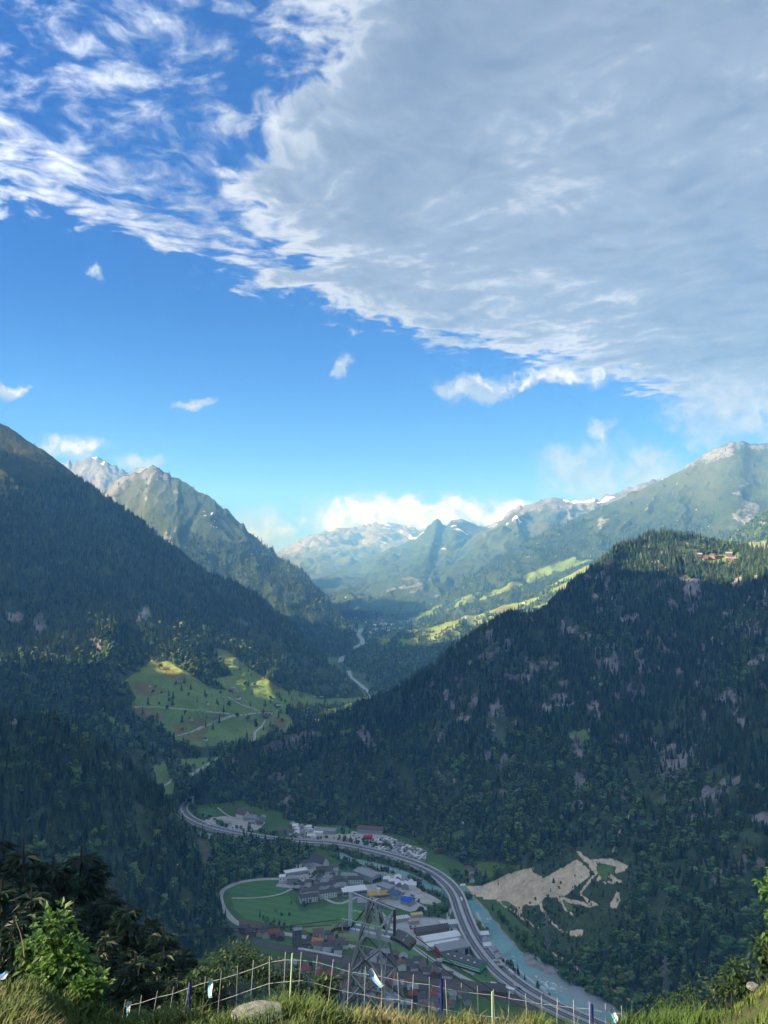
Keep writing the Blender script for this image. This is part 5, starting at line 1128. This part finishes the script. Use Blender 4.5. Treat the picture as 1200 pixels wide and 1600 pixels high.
#@@FORE
# ------------------------------------------------------------------ the viewpoint: grassy brow of the hill
CREST = [(-700, 1500), (-300, 1500), (0, 1522), (40, 1524), (75, 1522), (110, 1548), (150, 1585), (190, 1600), (250, 1592), (300, 1588), (360, 1580), (420, 1576), (480, 1578), (540, 1585), (620, 1592), (700, 1597), (800, 1602), (900, 1604), (980, 1600), (1040, 1588), (1090, 1578), (1140, 1552), (1200, 1516), (1300, 1470), (1700, 1400)]
FTOP = [(-700, 1600), (0, 1600), (150, 1580), (204, 1564), (249, 1552), (282, 1543), (318, 1531), (360, 1517), (400, 1503), (421, 1498), (455, 1489), (482, 1493), (505, 1499), (552, 1511), (599, 1520), (648, 1527), (690, 1534), (723, 1541), (769, 1549), (830, 1558), (886, 1565), (942, 1572), (965, 1575), (1100, 1590), (1700, 1600)]
cx_, cy_ = zip(*CREST); fx_, fy_ = zip(*FTOP)
YC, YF = 9.0, 12.0
def hill_z(x, y, bumps=True):
    """height of the near hill, relative to the eye"""
    x = np.asarray(x, float); y = np.asarray(y, float)
    s = 600 + 1200 * x / np.maximum(y, 6.0)
    zc = -(np.interp(s, cx_, cy_) - 10 - 880) / 1200 * YC; zf = -(np.interp(s, fx_, fy_) - 880) / 1200 * YF - 0.98; zf = np.minimum(zf, zc - 1.3)
    t = np.clip(y / YC, 0, 1)
    near_ = -1.65 + (zc + 1.65) * t
    mid_ = zc + (zf - zc) * np.clip((y - YC) / (YF - YC), 0, 1) ** 1.3
    z = np.where(y < YC, near_, mid_)
    z = np.where(y > YF, zf - 0.84 * (y - YF), z)
    z = np.where(y < 0, -1.65 + 0.25 * np.minimum(-y, 900), z)
    if bumps:
        p = np.stack([np.ravel(x), np.ravel(y), 0 * np.ravel(x)], 1)
        z = z + ((fbm(p / 0.9, 4, 61) - .5) * 0.22 * sstep(np.ravel(y), 300, 20)).reshape(np.shape(x)) + ((fbm(p / 60, 4, 62) - .5).reshape(np.shape(x)) * 14 * sstep(y, 40, 200))
    return z
ay = np.r_[np.linspace(-900, -20, 12), np.linspace(-10, 3.5, 20), np.linspace(4, 15, 110), np.linspace(16, 60, 30), np.linspace(65, 640, 60)]
ax = np.r_[np.linspace(-900, -60, 30), np.linspace(-50, -9, 24), np.linspace(-8.5, 8.5, 170), np.linspace(9, 50, 24), np.linspace(60, 900, 30)]
AX, AY = np.meshgrid(ax, ay)
AZ = CAMZ + hill_z(AX, AY)
def turf_mat():
    m, q, b = material('hill_turf'); pos = q.node('ShaderNodeNewGeometry').outputs['Position']
    n = q.noise(pos, 1.6, 6, 0.6); n2 = q.noise(pos, 14, 5, 0.6)
    c = q.mix(q.step(n, 0.36, 0.62), (0.05, 0.075, 0.022), (0.11, 0.11, 0.045)); c = q.mix(q.math('MULTIPLY', n2, 0.6), c, (0.06, 0.05, 0.025))
    q.put(b.inputs['Base Color'], c); bp = q.node('ShaderNodeBump'); bp.inputs['Distance'].default_value = 0.05; q.put(bp.inputs['Height'], n2); q.l.new(bp.outputs[0], b.inputs['Normal']); return m
A_hill = grid_obj('hill', np.stack([AX, AY, AZ], -1), turf_mat()); A_hill['kind'] = 'structure'
def HP(px, Y):
    x = (px - 600) / 1200 * Y; return np.array((x, Y, CAMZ + float(hill_z(np.array([x]), np.array([Y]))[0])))

# --- grass on the brow
def blades(n, region, hmin, hmax, seed, name, label, cols):
    g = np.random.default_rng(seed); x0, x1, y0, y1 = region
    y = g.uniform(y0, y1, n * 2); s = g.uniform(-80, 1280, n * 2); x = (s - 600) / 1200 * y
    dens = fbm(np.stack([x / 0.35, y / 0.35, 0 * x], 1), 3, seed); kp = g.random(n * 2) < sstep(dens, 0.30, 0.58) * 0.9 + 0.1; x, y, dens = x[kp][:n], y[kp][:n], dens[kp][:n]; n = len(x)
    z = CAMZ + hill_z(x, y) - 0.01
    tall = sstep(fbm(np.stack([x / 0.8, y / 0.8, 0 * x], 1), 3, seed + 4), 0.40, 0.66)
    sx = 600 + 1200 * x / y; tall = np.maximum(tall, np.exp(-((sx - 470) / 90) ** 2) * 0.9) * np.where((y > 8.2), 1.0, .7)
    h = (hmin + (hmax - hmin) * tall) * g.uniform(0.55, 1.15, n); a = g.random(n) * 6.283; w = g.uniform(0.0035, 0.0075, n); lean = h * g.uniform(0.15, 0.9, n)
    px_, py_ = -np.sin(a), np.cos(a); lx_, ly_ = np.cos(a), np.sin(a)
    b0 = np.stack([x, y, z], 1); P = np.stack([px_, py_, 0 * a], 1) * w[:, None]; Ln = np.stack([lx_, ly_, 0 * a], 1)
    mid = b0 + Ln * (lean * 0.3)[:, None] + np.array((0, 0, 1)) * (h * 0.62)[:, None]; tip = b0 + Ln * lean[:, None] + np.array((0, 0, 1)) * (h * 0.98 - lean * .15)[:, None]
    V = np.stack([b0 - P, b0 + P, mid + P * .75, mid - P * .75, tip], 1).reshape(-1, 3); i = np.arange(n) * 5
    F = [tuple(q) for q in np.stack([i, i + 1, i + 2, i + 3], 1).tolist()] + [tuple(q) for q in np.stack([i + 3, i + 2, i + 4], 1).tolist()]
    o = mesh_obj(name, V, F, cols); at = o.data.attributes.new('tone', 'FLOAT', 'POINT')
    dry = np.clip(fbm(np.stack([x / 1.1, y / 1.1, 0 * x], 1), 3, seed + 9) * 1.7 - .42 + g.normal(0, .2, n), 0, 1); at.data.foreach_set('value', np.repeat(dry, 5).astype(np.float32))
    return tag(o, label, 'grass', kind='stuff')
def grass_mat():
    m, q, b = material('grass_blades'); t = q.node('ShaderNodeAttribute', attribute_name='tone').outputs['Fac']
    q.put(b.inputs['Base Color'], q.ramp(t, [(0.0, (0.055, 0.105, 0.022)), (0.45, (0.105, 0.145, 0.036)), (0.8, (0.165, 0.165, 0.062)), (1.0, (0.23, 0.19, 0.10))])); b.inputs['Roughness'].default_value = 0.7; return m
M_grass = grass_mat()
blades(60000, (0, 0, 5.5, 12.6), 0.06, 0.27, 71, 'grass', 'rough grass on the brow of the hill in front of the fence', M_grass)

# --- leafy shrubs, made of separate leaves
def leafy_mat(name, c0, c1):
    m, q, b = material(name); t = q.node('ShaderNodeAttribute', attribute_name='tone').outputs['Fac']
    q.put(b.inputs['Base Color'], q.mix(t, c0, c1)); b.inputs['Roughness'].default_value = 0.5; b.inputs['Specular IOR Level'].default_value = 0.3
    tr = q.node('ShaderNodeBsdfTranslucent'); q.put(tr.inputs[0], q.mix(t, tuple(x * 1.2 for x in c0), tuple(x * 1.3 for x in c1))); ms = q.node('ShaderNodeMixShader'); ms.inputs[0].default_value = 0.35
    q.l.new(b.outputs[0], ms.inputs[1]); q.l.new(tr.outputs[0], ms.inputs[2]); q.l.new(ms.outputs[0], next(n for n in q.n if n.type == 'OUTPUT_MATERIAL').inputs[0]); return m
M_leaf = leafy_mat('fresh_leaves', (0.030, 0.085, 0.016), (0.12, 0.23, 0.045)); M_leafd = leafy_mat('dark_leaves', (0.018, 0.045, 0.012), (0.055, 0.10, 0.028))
M_twig = plain('twig', (0.09, 0.06, 0.035), 0.9, 0.3, 8)
def tube_vf(pts_, radii, n=5):
    V, F = [], []
    for i, (p, r_) in enumerate(zip(pts_, radii)):
        d = (Vector(pts_[min(i + 1, len(pts_) - 1)]) - Vector(pts_[max(i - 1, 0)])).normalized(); m = d.to_track_quat('Z', 'Y').to_matrix()
        V += [tuple(Vector(p) + m @ Vector((r_ * math.cos(a * 6.2832 / n), r_ * math.sin(a * 6.2832 / n), 0))) for a in range(n)]
    for i in range(len(pts_) - 1): F += [(i * n + j, i * n + (j + 1) % n, (i + 1) * n + (j + 1) % n, (i + 1) * n + j) for j in range(n)]
    return V, F
def shrub(at, lobes, n_leaf, leaf, mat, label, seed, stems=6, name='leafy_shrub'):
    """lobes: (dx, dy, dz, r) balls that the leaves crowd round; stems rise into them"""
    g = random.Random(seed); e = bpy.data.objects.new(name, None); COL.objects.link(e); e.location = tuple(at); tag(e, label, 'shrub'); st = []; V, F, T = [], [], []
    for k_ in range(stems):
        lb = lobes[k_ % len(lobes)]; tip = Vector((lb[0] + g.uniform(-.5, .5) * lb[3], lb[1] + g.uniform(-.5, .5) * lb[3], lb[2] + g.uniform(0, .6) * lb[3])); b_ = Vector((g.uniform(-.08, .08), g.uniform(-.08, .08), -0.15)); q = [b_.lerp(tip, t) + Vector((g.uniform(-.03, .03), g.uniform(-.03, .03), 0)) for t in (0, .3, .6, 1)]
        st.append(tube_vf(q, [.016, .012, .008, .004]))
    part('stem', ('stem', seed), join(st), M_twig, e)
    tot = sum(l[3] ** 2 for l in lobes)
    for (dx_, dy_, dz_, r_) in lobes:
        for _ in range(int(n_leaf * r_ * r_ / tot)):
            u = Vector((g.gauss(0, 1), g.gauss(0, 1), g.gauss(0, 1))).normalized(); rr = r_ * (g.random() ** 0.45) * g.uniform(.8, 1.18); c = Vector((dx_, dy_, dz_)) + u * rr
            if c.z < 0: continue
            d = (u + Vector((g.uniform(-.8, .8), g.uniform(-.8, .8), g.uniform(-.9, .3)))).normalized(); m = d.to_track_quat('Y', 'Z').to_matrix(); L = leaf * g.uniform(.6, 1.25); w_ = L * g.uniform(.28, .42); o_ = len(V)
            for (lx_, ly_, lz_) in ((0, 0, 0), (-w_, L * .38, .16 * w_), (0, L * .45, -.22 * w_), (w_, L * .38, .16 * w_), (-w_ * .55, L * .75, -.1 * w_), (w_ * .55, L * .75, -.1 * w_), (0, L, -.5 * w_)): V.append(tuple(c + m @ Vector((lx_, ly_, lz_))))
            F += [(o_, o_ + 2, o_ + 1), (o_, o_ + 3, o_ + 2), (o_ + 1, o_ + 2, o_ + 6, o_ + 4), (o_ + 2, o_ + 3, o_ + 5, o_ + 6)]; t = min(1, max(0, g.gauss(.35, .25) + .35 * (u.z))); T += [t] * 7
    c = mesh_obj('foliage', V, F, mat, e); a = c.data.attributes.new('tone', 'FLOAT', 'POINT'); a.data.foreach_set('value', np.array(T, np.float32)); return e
def shrub_px(px, py, Y, size_px, n_leaf, leaf, mat, label, seed, tall=1.0, **kw):
    """a shrub whose crown sits at a picture place and depth, standing on the hill"""
    c = U(px, py, Y); g = HP(px, Y); r_ = size_px / 1200 * Y / 2; hgt = max(c[2] - g[2], r_ * .6); rr = random.Random(seed)
    lobes = [(rr.uniform(-.7, .7) * r_, rr.uniform(-.5, .5) * r_, hgt + rr.uniform(-.8, .75) * r_ * tall, r_ * rr.uniform(.38, .62)) for _ in range(7)] + [(0, 0, hgt, r_ * .6), (0, 0, hgt * .55, r_ * .7), (rr.uniform(-.4, .4) * r_, 0, hgt * .3, r_ * .65)]
    return shrub(g, lobes, n_leaf, leaf, mat, label, seed, **kw)
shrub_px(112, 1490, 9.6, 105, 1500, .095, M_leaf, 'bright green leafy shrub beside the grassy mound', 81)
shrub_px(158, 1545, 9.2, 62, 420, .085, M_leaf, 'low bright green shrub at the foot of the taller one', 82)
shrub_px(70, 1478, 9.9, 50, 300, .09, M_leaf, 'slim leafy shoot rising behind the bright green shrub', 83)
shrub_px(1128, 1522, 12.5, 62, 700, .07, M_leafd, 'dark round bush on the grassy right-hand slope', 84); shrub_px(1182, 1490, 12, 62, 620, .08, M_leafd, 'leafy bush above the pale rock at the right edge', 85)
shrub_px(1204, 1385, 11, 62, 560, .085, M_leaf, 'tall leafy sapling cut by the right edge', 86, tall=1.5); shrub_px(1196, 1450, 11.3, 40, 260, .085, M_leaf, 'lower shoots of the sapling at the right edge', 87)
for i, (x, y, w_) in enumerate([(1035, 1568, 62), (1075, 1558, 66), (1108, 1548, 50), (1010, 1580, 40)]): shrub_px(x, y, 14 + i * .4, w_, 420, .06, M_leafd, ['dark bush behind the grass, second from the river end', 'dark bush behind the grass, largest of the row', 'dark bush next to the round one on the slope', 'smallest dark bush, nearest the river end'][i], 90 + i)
for i, (x, y, w_, Y) in enumerate([(385, 1500, 60, 30), (350, 1520, 60, 28), (430, 1520, 70, 34), (470, 1545, 60, 30), (320, 1545, 50, 26), (505, 1555, 46, 24)]): shrub_px(x, y, Y, w_, 700, .16, M_leafd, ['dark bush behind the highest fence net', 'dark bush behind the left fence net', 'wide dark bush left of the lattice tower', 'dark bush at the foot of the lattice tower', 'dark bush under the dark spruces', 'small dark bush in front of the lattice tower legs'][i], 100 + i)

# --- the dark spruces below on the left
def spruce(seed, whorls=22, H=1.0):
    g = random.Random(seed); V, F, T = [], [], []; tk = tube_vf([(0, 0, 0), (.004, 0, .35), (-.003, .004, .7), (0, 0, 1.0)], [.022, .016, .009, .002], 7)
    for wv_ in range(whorls):
        f = wv_ / (whorls - 1); z = 0.10 + 0.86 * f ** 0.92; Lb = 0.215 * (1 - f) ** 0.72 + 0.022; nb = int(11 - 5 * f)
        for b_ in range(nb):
            a = g.random() * 6.283; L = Lb * g.uniform(.65, 1.12); dr = g.uniform(.10, .34) * (1 - f * .8); ca, sa = math.cos(a), math.sin(a)
            pos = lambda t: Vector((ca * L * t, sa * L * t, z - dr * L * t * 1.6 + dr * L * 1.1 * t * t + L * .12 * t))
            ns = max(7, int(30 * L / .2))
            for s_ in range(ns):
                t = 0.12 + 0.88 * s_ / (ns - 1); p = pos(t)
                for sd_ in (-1, 1):
                    ll = (0.050 * (1 - t * .62) + .010) * g.uniform(.7, 1.2); ang = a + sd_ * g.uniform(.55, 1.05); d = Vector((math.cos(ang), math.sin(ang), g.uniform(-.75, .02))).normalized(); sdv = Vector((-math.sin(ang), math.cos(ang), g.uniform(-.5, .5))) * .0062 * g.uniform(.7, 1.3)
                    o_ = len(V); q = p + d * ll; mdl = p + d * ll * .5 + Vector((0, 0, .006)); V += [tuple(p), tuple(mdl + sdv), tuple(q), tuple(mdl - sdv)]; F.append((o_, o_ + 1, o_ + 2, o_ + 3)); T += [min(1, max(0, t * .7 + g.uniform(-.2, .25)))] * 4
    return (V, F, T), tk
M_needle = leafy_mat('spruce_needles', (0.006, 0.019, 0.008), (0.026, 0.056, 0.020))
SPR = []
for s_ in range(4):
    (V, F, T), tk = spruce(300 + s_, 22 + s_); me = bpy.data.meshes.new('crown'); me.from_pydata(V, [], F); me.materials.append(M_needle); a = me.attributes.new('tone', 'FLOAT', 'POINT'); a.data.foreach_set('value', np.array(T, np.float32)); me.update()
    mt = bpy.data.meshes.new('trunk'); mt.from_pydata(tk[0], [], tk[1]); mt.materials.append(M_bark); mt.update(); SPR.append((me, mt))
SPOTS = [(14, 1300, 52), (52, 1316, 47), (98, 1338, 50), (140, 1322, 54), (182, 1392, 50), (212, 1406, 44), (240, 1428, 46), (266, 1446, 42), (296, 1478, 40), (322, 1500, 38), (268, 1478, 33), (130, 1405, 40), (66, 1385, 38), (20, 1372, 40), (-40, 1300, 50), (180, 1455, 36), (225, 1490, 31), (110, 1440, 33), (345, 1520, 44), (-20, 1400, 34), (40, 1430, 30), (290, 1520, 28), (160, 1370, 60), (80, 1350, 62)]
for i, (px, py, Y) in enumerate(SPOTS):
    top = U(px, py, Y); b_ = HP(px, Y); e = bpy.data.objects.new('spruce_tree', None); COL.objects.link(e); h_ = top[2] - b_[2]; e.location = tuple(b_); w_ = h_ * R.uniform(.95, 1.25) * (1.0 if h_ > 9 else 1.25); e.scale = (w_, w_, h_); e.rotation_euler = (0, 0, R.random() * 6.28)
    where = ['tallest dark spruce at the left edge', 'dark spruce right beside the tallest one', 'dark spruce filling the dip between two pointed tops', 'dark spruce with the sharp pointed top against the blue hill', 'dark spruce one step below the sharp pointed one', 'dark spruce in the middle of the falling row', 'dark spruce past the middle of the falling row', 'dark spruce fourth from the low end of the row', 'dark spruce third from the low end of the row', 'dark spruce next to last in the falling row', 'front spruce above the fence ribbons', 'front spruce behind the bright green shrub', 'spruce in front of the tallest one, behind the slim shoot', 'spruce low at the left edge', 'spruce mostly cut off by the left edge', 'front spruce between shrub and fence', 'lowest front spruce close to the fence end', 'small spruce just behind the bright shrub', 'last small spruce of the falling row, beside the net', 'small spruce cut by the left edge above the mound', 'young spruce behind the pale dead stalk', 'young spruce under the falling row near the net', 'rear spruce showing between the pointed tops', 'rear spruce behind the dip'][i]
    tag(e, where, 'tree', 'dark spruces below the viewpoint')
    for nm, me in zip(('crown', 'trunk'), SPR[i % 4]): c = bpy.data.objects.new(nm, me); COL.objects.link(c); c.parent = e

# --- sheep fence of white netting with blue posts
M_cord = plain('white_cord', (0.50, 0.52, 0.52), 0.7); M_post = plain('blue_post', (0.015, 0.02, 0.16), 0.5); M_lime = plain('pale_green_post', (0.45, 0.62, 0.40), 0.6)
fe = bpy.data.objects.new('netting_fence', None); COL.objects.link(fe); fe.location = tuple(HP(600, YF)); tag(fe, 'white sheep netting fence with blue posts along the brow', 'fence')
O = Vector(fe.location)
fxs = np.arange(196, 985, 25.0); tops = [Vector(U(x, np.interp(x, fx_, fy_), YF)) for x in fxs]
for kx, (x, t) in enumerate(zip(fxs, tops)):
    sk = 0.16 * sstep(np.array([x]), 460, 200)[0] + R.uniform(-.03, .03) + (0.10 if 480 < x < 560 else 0); tp = t - O + Vector((0, 0, .04)); bt = tp + Vector((-sk, 0, -.98)); md = tp.lerp(bt, .5) + Vector((R.uniform(-.02, .02), R.uniform(-.03, .03), 0))
    mesh_obj('upright', *tube_vf([bt, md, tp], [.0042] * 3, 5), M_cord, fe)
for dz_ in (-.07, -.38, -.68, -.92):
    q = []
    for x, t in zip(fxs, tops):
        sk = 0.16 * sstep(np.array([x]), 460, 200)[0] * (-dz_); q.append(t - O + Vector((-sk, 0, dz_ + R.uniform(-.02, .02))))
    mesh_obj('strand', *tube_vf(q, [.003] * len(q), 5), M_cord, fe)
for x, dy_, mt, ln in ((690, 4, M_post, 1.15), (925, 0, M_post, 1.0), (298, 4, M_post, .95), (769, 0, M_lime, 1.1), (457, 0, M_lime, 1.05)):
    t = Vector(U(x, np.interp(x, fx_, fy_) - dy_, YF - .05)) - O; mesh_obj('post', *tube_vf([t - Vector((.05 if x < 500 else 0, 0, ln)), t], [.022 if mt is M_post else .012] * 2, 8), mt, fe)
M_tape = [plain('sky_blue_tape', (0.22, 0.55, 0.80), 0.5), plain('white_tape', (0.8, 0.82, 0.82), 0.5)]
def tape(px, py, Y, L, w_, tilt, label, seed):
    g = random.Random(seed); e = bpy.data.objects.new('warning_tape', None); COL.objects.link(e); e.location = tuple(U(px, py, Y)); e.rotation_euler = (0, rad(tilt), 0); tag(e, label, 'tape', 'tapes tied to the fence')
    for k_, (o_, mt) in enumerate(((-.5, M_tape[0]), (.5, M_tape[1]))):
        V = []; n = 8
        for i in range(n + 1):
            t = i / n; sw = math.sin(t * 5 + seed) * .012
            for s_ in (-.5, .5): V.append((sw + (o_ + s_) * w_ * (1 - .35 * abs(t - .5)), math.sin(t * 4 + k_ + s_) * .02, -L * t))
        V += [(v[0], v[1] + .003, v[2]) for v in V]; b_ = 2 * (n + 1)
        F = [(2 * i, 2 * i + 1, 2 * i + 3, 2 * i + 2) for i in range(n)] + [(b_ + 2 * i, b_ + 2 * i + 2, b_ + 2 * i + 3, b_ + 2 * i + 1) for i in range(n)]
        mesh_obj('tape_strip', V, F, mt, e)
tape(328, 1530, YF - .1, .26, .035, -4, 'blue and white tape hanging on the left net', 1); tape(577, 1516, YF - .1, .30, .045, -38, 'blue and white tape blown sideways before the lattice tower', 2); tape(203, 1566, YF - .1, .22, .03, 10, 'white and blue tape at the left end of the net', 3); tape(958, 1576, YF - .1, .2, .04, -8, 'blue and white tape at the right end near the river', 4)
tape(12, 1520, 9.3, .10, .03, 60, 'small pale tape lying on the grassy mound', 5)
# dead stalk and rocks
def stone(px, py, Y, sx, sy, sz, label, seed):
    bm = bmesh.new(); bmesh.ops.create_icosphere(bm, subdivisions=4, radius=1); P = np.array([v.co[:] for v in bm.verts]); P = P * (0.75 + 0.5 * fbm(P * 1.3 + seed, 4, seed, .55))[:, None]; P += (fbm(P * 4 + seed, 3, seed + 1) - .5)[:, None] * .16; P[:, 2] = np.where(P[:, 2] > .45, .45 + (P[:, 2] - .45) * .35, P[:, 2])
    o = mesh_obj('rock', P * np.array((sx, sy, sz)), [[v.index for v in f.verts] for f in bm.faces], M_stone); bm.free(); o.location = tuple(U(px, py, Y)); return tag(o, label, 'rock')
M_stone = ground_mat('lichen_rock', (0.11, 0.11, 0.105), (0.28, 0.28, 0.265), 9.0)
stone(404, 1581, 9.0, .29, .22, .05, 'flat grey lichen-covered rock lying in the grass', 5); stone(1176, 1541, 10.5, .08, .07, .05, 'pale rock below the bush at the right edge', 6)
q = [Vector(U(x, y, 9.4)) for x, y in [(38, 1495), (36, 1475), (31, 1455), (25, 1440)]]; mesh_obj('dead_stalk', *tube_vf([p - q[0] for p in q], [.006, .005, .004, .003], 5), plain('straw', (0.42, 0.36, 0.24), .9)); bpy.data.objects['dead_stalk'].location = q[0]; tag(bpy.data.objects['dead_stalk'], 'pale dead stalk standing on the grassy mound', 'stalk')

# ------------------------------------------------------------------ ropeway tower below the fence
tw = bpy.data.objects.new('ropeway_tower', None); COL.objects.link(tw); TY = 90.0
tb = HP(583, TY); ttop = U(583, 1405, TY); tw.location = (float(ttop[0]), TY, float(tb[2])); tw.rotation_euler = (0, 0, rad(-25)); TH = float(ttop[2] - tb[2]); tag(tw, 'grey lattice ropeway tower with saddle beam rising behind the fence', 'lattice tower')
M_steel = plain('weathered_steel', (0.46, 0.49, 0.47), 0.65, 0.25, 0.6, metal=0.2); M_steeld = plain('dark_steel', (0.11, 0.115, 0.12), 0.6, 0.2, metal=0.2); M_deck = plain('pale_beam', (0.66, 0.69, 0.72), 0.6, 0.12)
def bar(name, a, b, r_, mat=M_steel, parent=tw):
    a, b = Vector(a), Vector(b); d = b - a; m = d.to_track_quat('Z', 'Y').to_matrix(); v, f = boxvf(-r_, r_, -r_, r_, 0, d.length)
    return mesh_obj(name, [tuple(m @ Vector(p) + a) for p in v], f, mat, parent)
hw = lambda z: 0.4 + (TH - z) * 0.215
cs = [(-1, -1), (1, -1), (1, 1), (-1, 1)]
lv = [0, 7, 13, 18.5, 23, 26.5, 29.5, TH]; lv = [z for z in lv if z < TH - 1] + [TH]
for a, b in cs: bar('leg', (a * hw(0), b * hw(0) * .8, -.5), (a * hw(TH), b * hw(TH) * .8, TH), .11)
for z0, z1 in zip(lv[:-1], lv[1:]):
    for j in range(4):
        (a, b), (c, d) = cs[j], cs[(j + 1) % 4]; p, q = hw(z0), hw(z1)
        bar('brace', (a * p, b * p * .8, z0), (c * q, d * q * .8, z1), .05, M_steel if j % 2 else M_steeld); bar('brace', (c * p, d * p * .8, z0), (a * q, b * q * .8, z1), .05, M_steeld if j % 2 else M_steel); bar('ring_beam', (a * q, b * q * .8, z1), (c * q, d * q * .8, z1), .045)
bz = TH - 3.6
for s_ in (-.55, .55): mesh_obj('saddle_beam', *boxvf(-4.0, 4.0, s_ - .22, s_ + .22, bz - .30, bz + .16), M_deck, tw)
for s_ in (-1, 1):
    V, F = [], []
    for i in range(7):                                         # curved saddle shoes at both ends
        t = i / 6; x = s_ * (2.6 + 2.3 * t); z = bz + .42 - .75 * t * t
        V += [(x, -1.0, z), (x, 1.0, z), (x, 1.0, z - .35), (x, -1.0, z - .35)]
    for i in range(6): F += [(4 * i + j, 4 * i + (j + 1) % 4, 4 * i + 4 + (j + 1) % 4, 4 * i + 4 + j) for j in range(4)]
    F += [(0, 1, 2, 3), (24, 25, 26, 27)]; mesh_obj('cable_saddle', V, F, M_steeld, tw)
    for i in range(4): rl = mesh_obj('roller', *tube_vf([(s_ * (3.0 + .45 * i), -.2, bz - .5 - .1 * i), (s_ * (3.0 + .45 * i), .2, bz - .5 - .1 * i)], [.17, .17], 10), M_paint, tw)
bar('post', (-2.7, -.5, bz), (-2.6, -.5, TH + .6), .16, M_deck); bar('post', (2.9, -.5, bz), (2.9, -.5, TH - .4), .13, M_steeld)
bar('top_beam', (-2.6, -.5, TH + .5), (2.9, -.5, TH - .45), .08); bar('strut', (0, 0, TH - .3), (2.9, -.5, TH - .45), .09); bar('strut', (.6, -.4, bz + .2), (2.9, -.5, TH - .4), .10, M_deck); bar('strut', (-2.6, -.5, bz + .2), (-.3, 0, TH - .4), .08, M_steeld); bar('strut', (1.6, -.4, bz), (2.9, -.5, TH - .4), .10)
for y_ in (-1.2, 1.2): bar('rail', (-3.4, y_, bz + 1.3), (1.6, y_, bz + 1.3), .05, M_lime); [bar('rail_post', (x, y_, bz), (x, y_, bz + 1.3), .05, M_lime) for x in (-3.3, -1.6, 0, 1.5)]
# ropes
def rope(a, b, sag, label, r_=.045):
    a, b = Vector(a), Vector(b); q = [a.lerp(b, t) - Vector((0, 0, sag * 4 * t * (1 - t))) for t in np.linspace(0, 1, 24)]; o = mesh_obj('rope', *tube_vf([p - a for p in q], [r_] * 24, 5), M_steeld); o.location = a; return tag(o, label, 'cable')
Mw = Matrix.Translation(tw.location) @ Matrix.Rotation(rad(-25), 4, 'Z')
for i, (y_, l) in enumerate(((-.8, 'near carrying rope'), (.8, 'far carrying rope'))):
    p = Mw @ Vector((-4.9, y_, bz + .1)); rope(p, U(-160, 1338 + 24 * i, 330), 9 + 2 * i, l + ' running left over the wooded hill')
    p = Mw @ Vector((4.9, y_, bz + .1)); rope(p, U(960 + 40 * i, 1640, 150), 2.5, l + ' running right down past the motorway')
# ------------------------------------------------------------------ haze: the air of the valley
hb = 20500
hz = mesh_obj('haze', [(x, y, z) for z in (-60, 1930) for y in (-9500, 15600) for x in (-hb, hb)],
              [(0, 2, 3, 1), (4, 5, 7, 6), (0, 1, 5, 4), (2, 6, 7, 3), (0, 4, 6, 2), (1, 3, 7, 5)])
hm = bpy.data.materials.new('air'); hm.use_nodes = True; hm.node_tree.nodes.clear(); q = NT(hm.node_tree)
pv = q.node('ShaderNodeVolumePrincipled'); pv.inputs['Color'].default_value = (0.16, 0.46, 1.0, 1); pv.inputs['Density'].default_value = 1.3e-4; pv.inputs['Absorption Color'].default_value = (1, 1, 1, 1); pv.inputs['Anisotropy'].default_value = 0.1
ho = q.node('ShaderNodeOutputMaterial'); q.l.new(pv.outputs[0], ho.inputs['Volume'])
hz.data.materials.append(hm)
tag(hz, 'pale blue haze filling the whole valley', 'haze', kind='stuff')
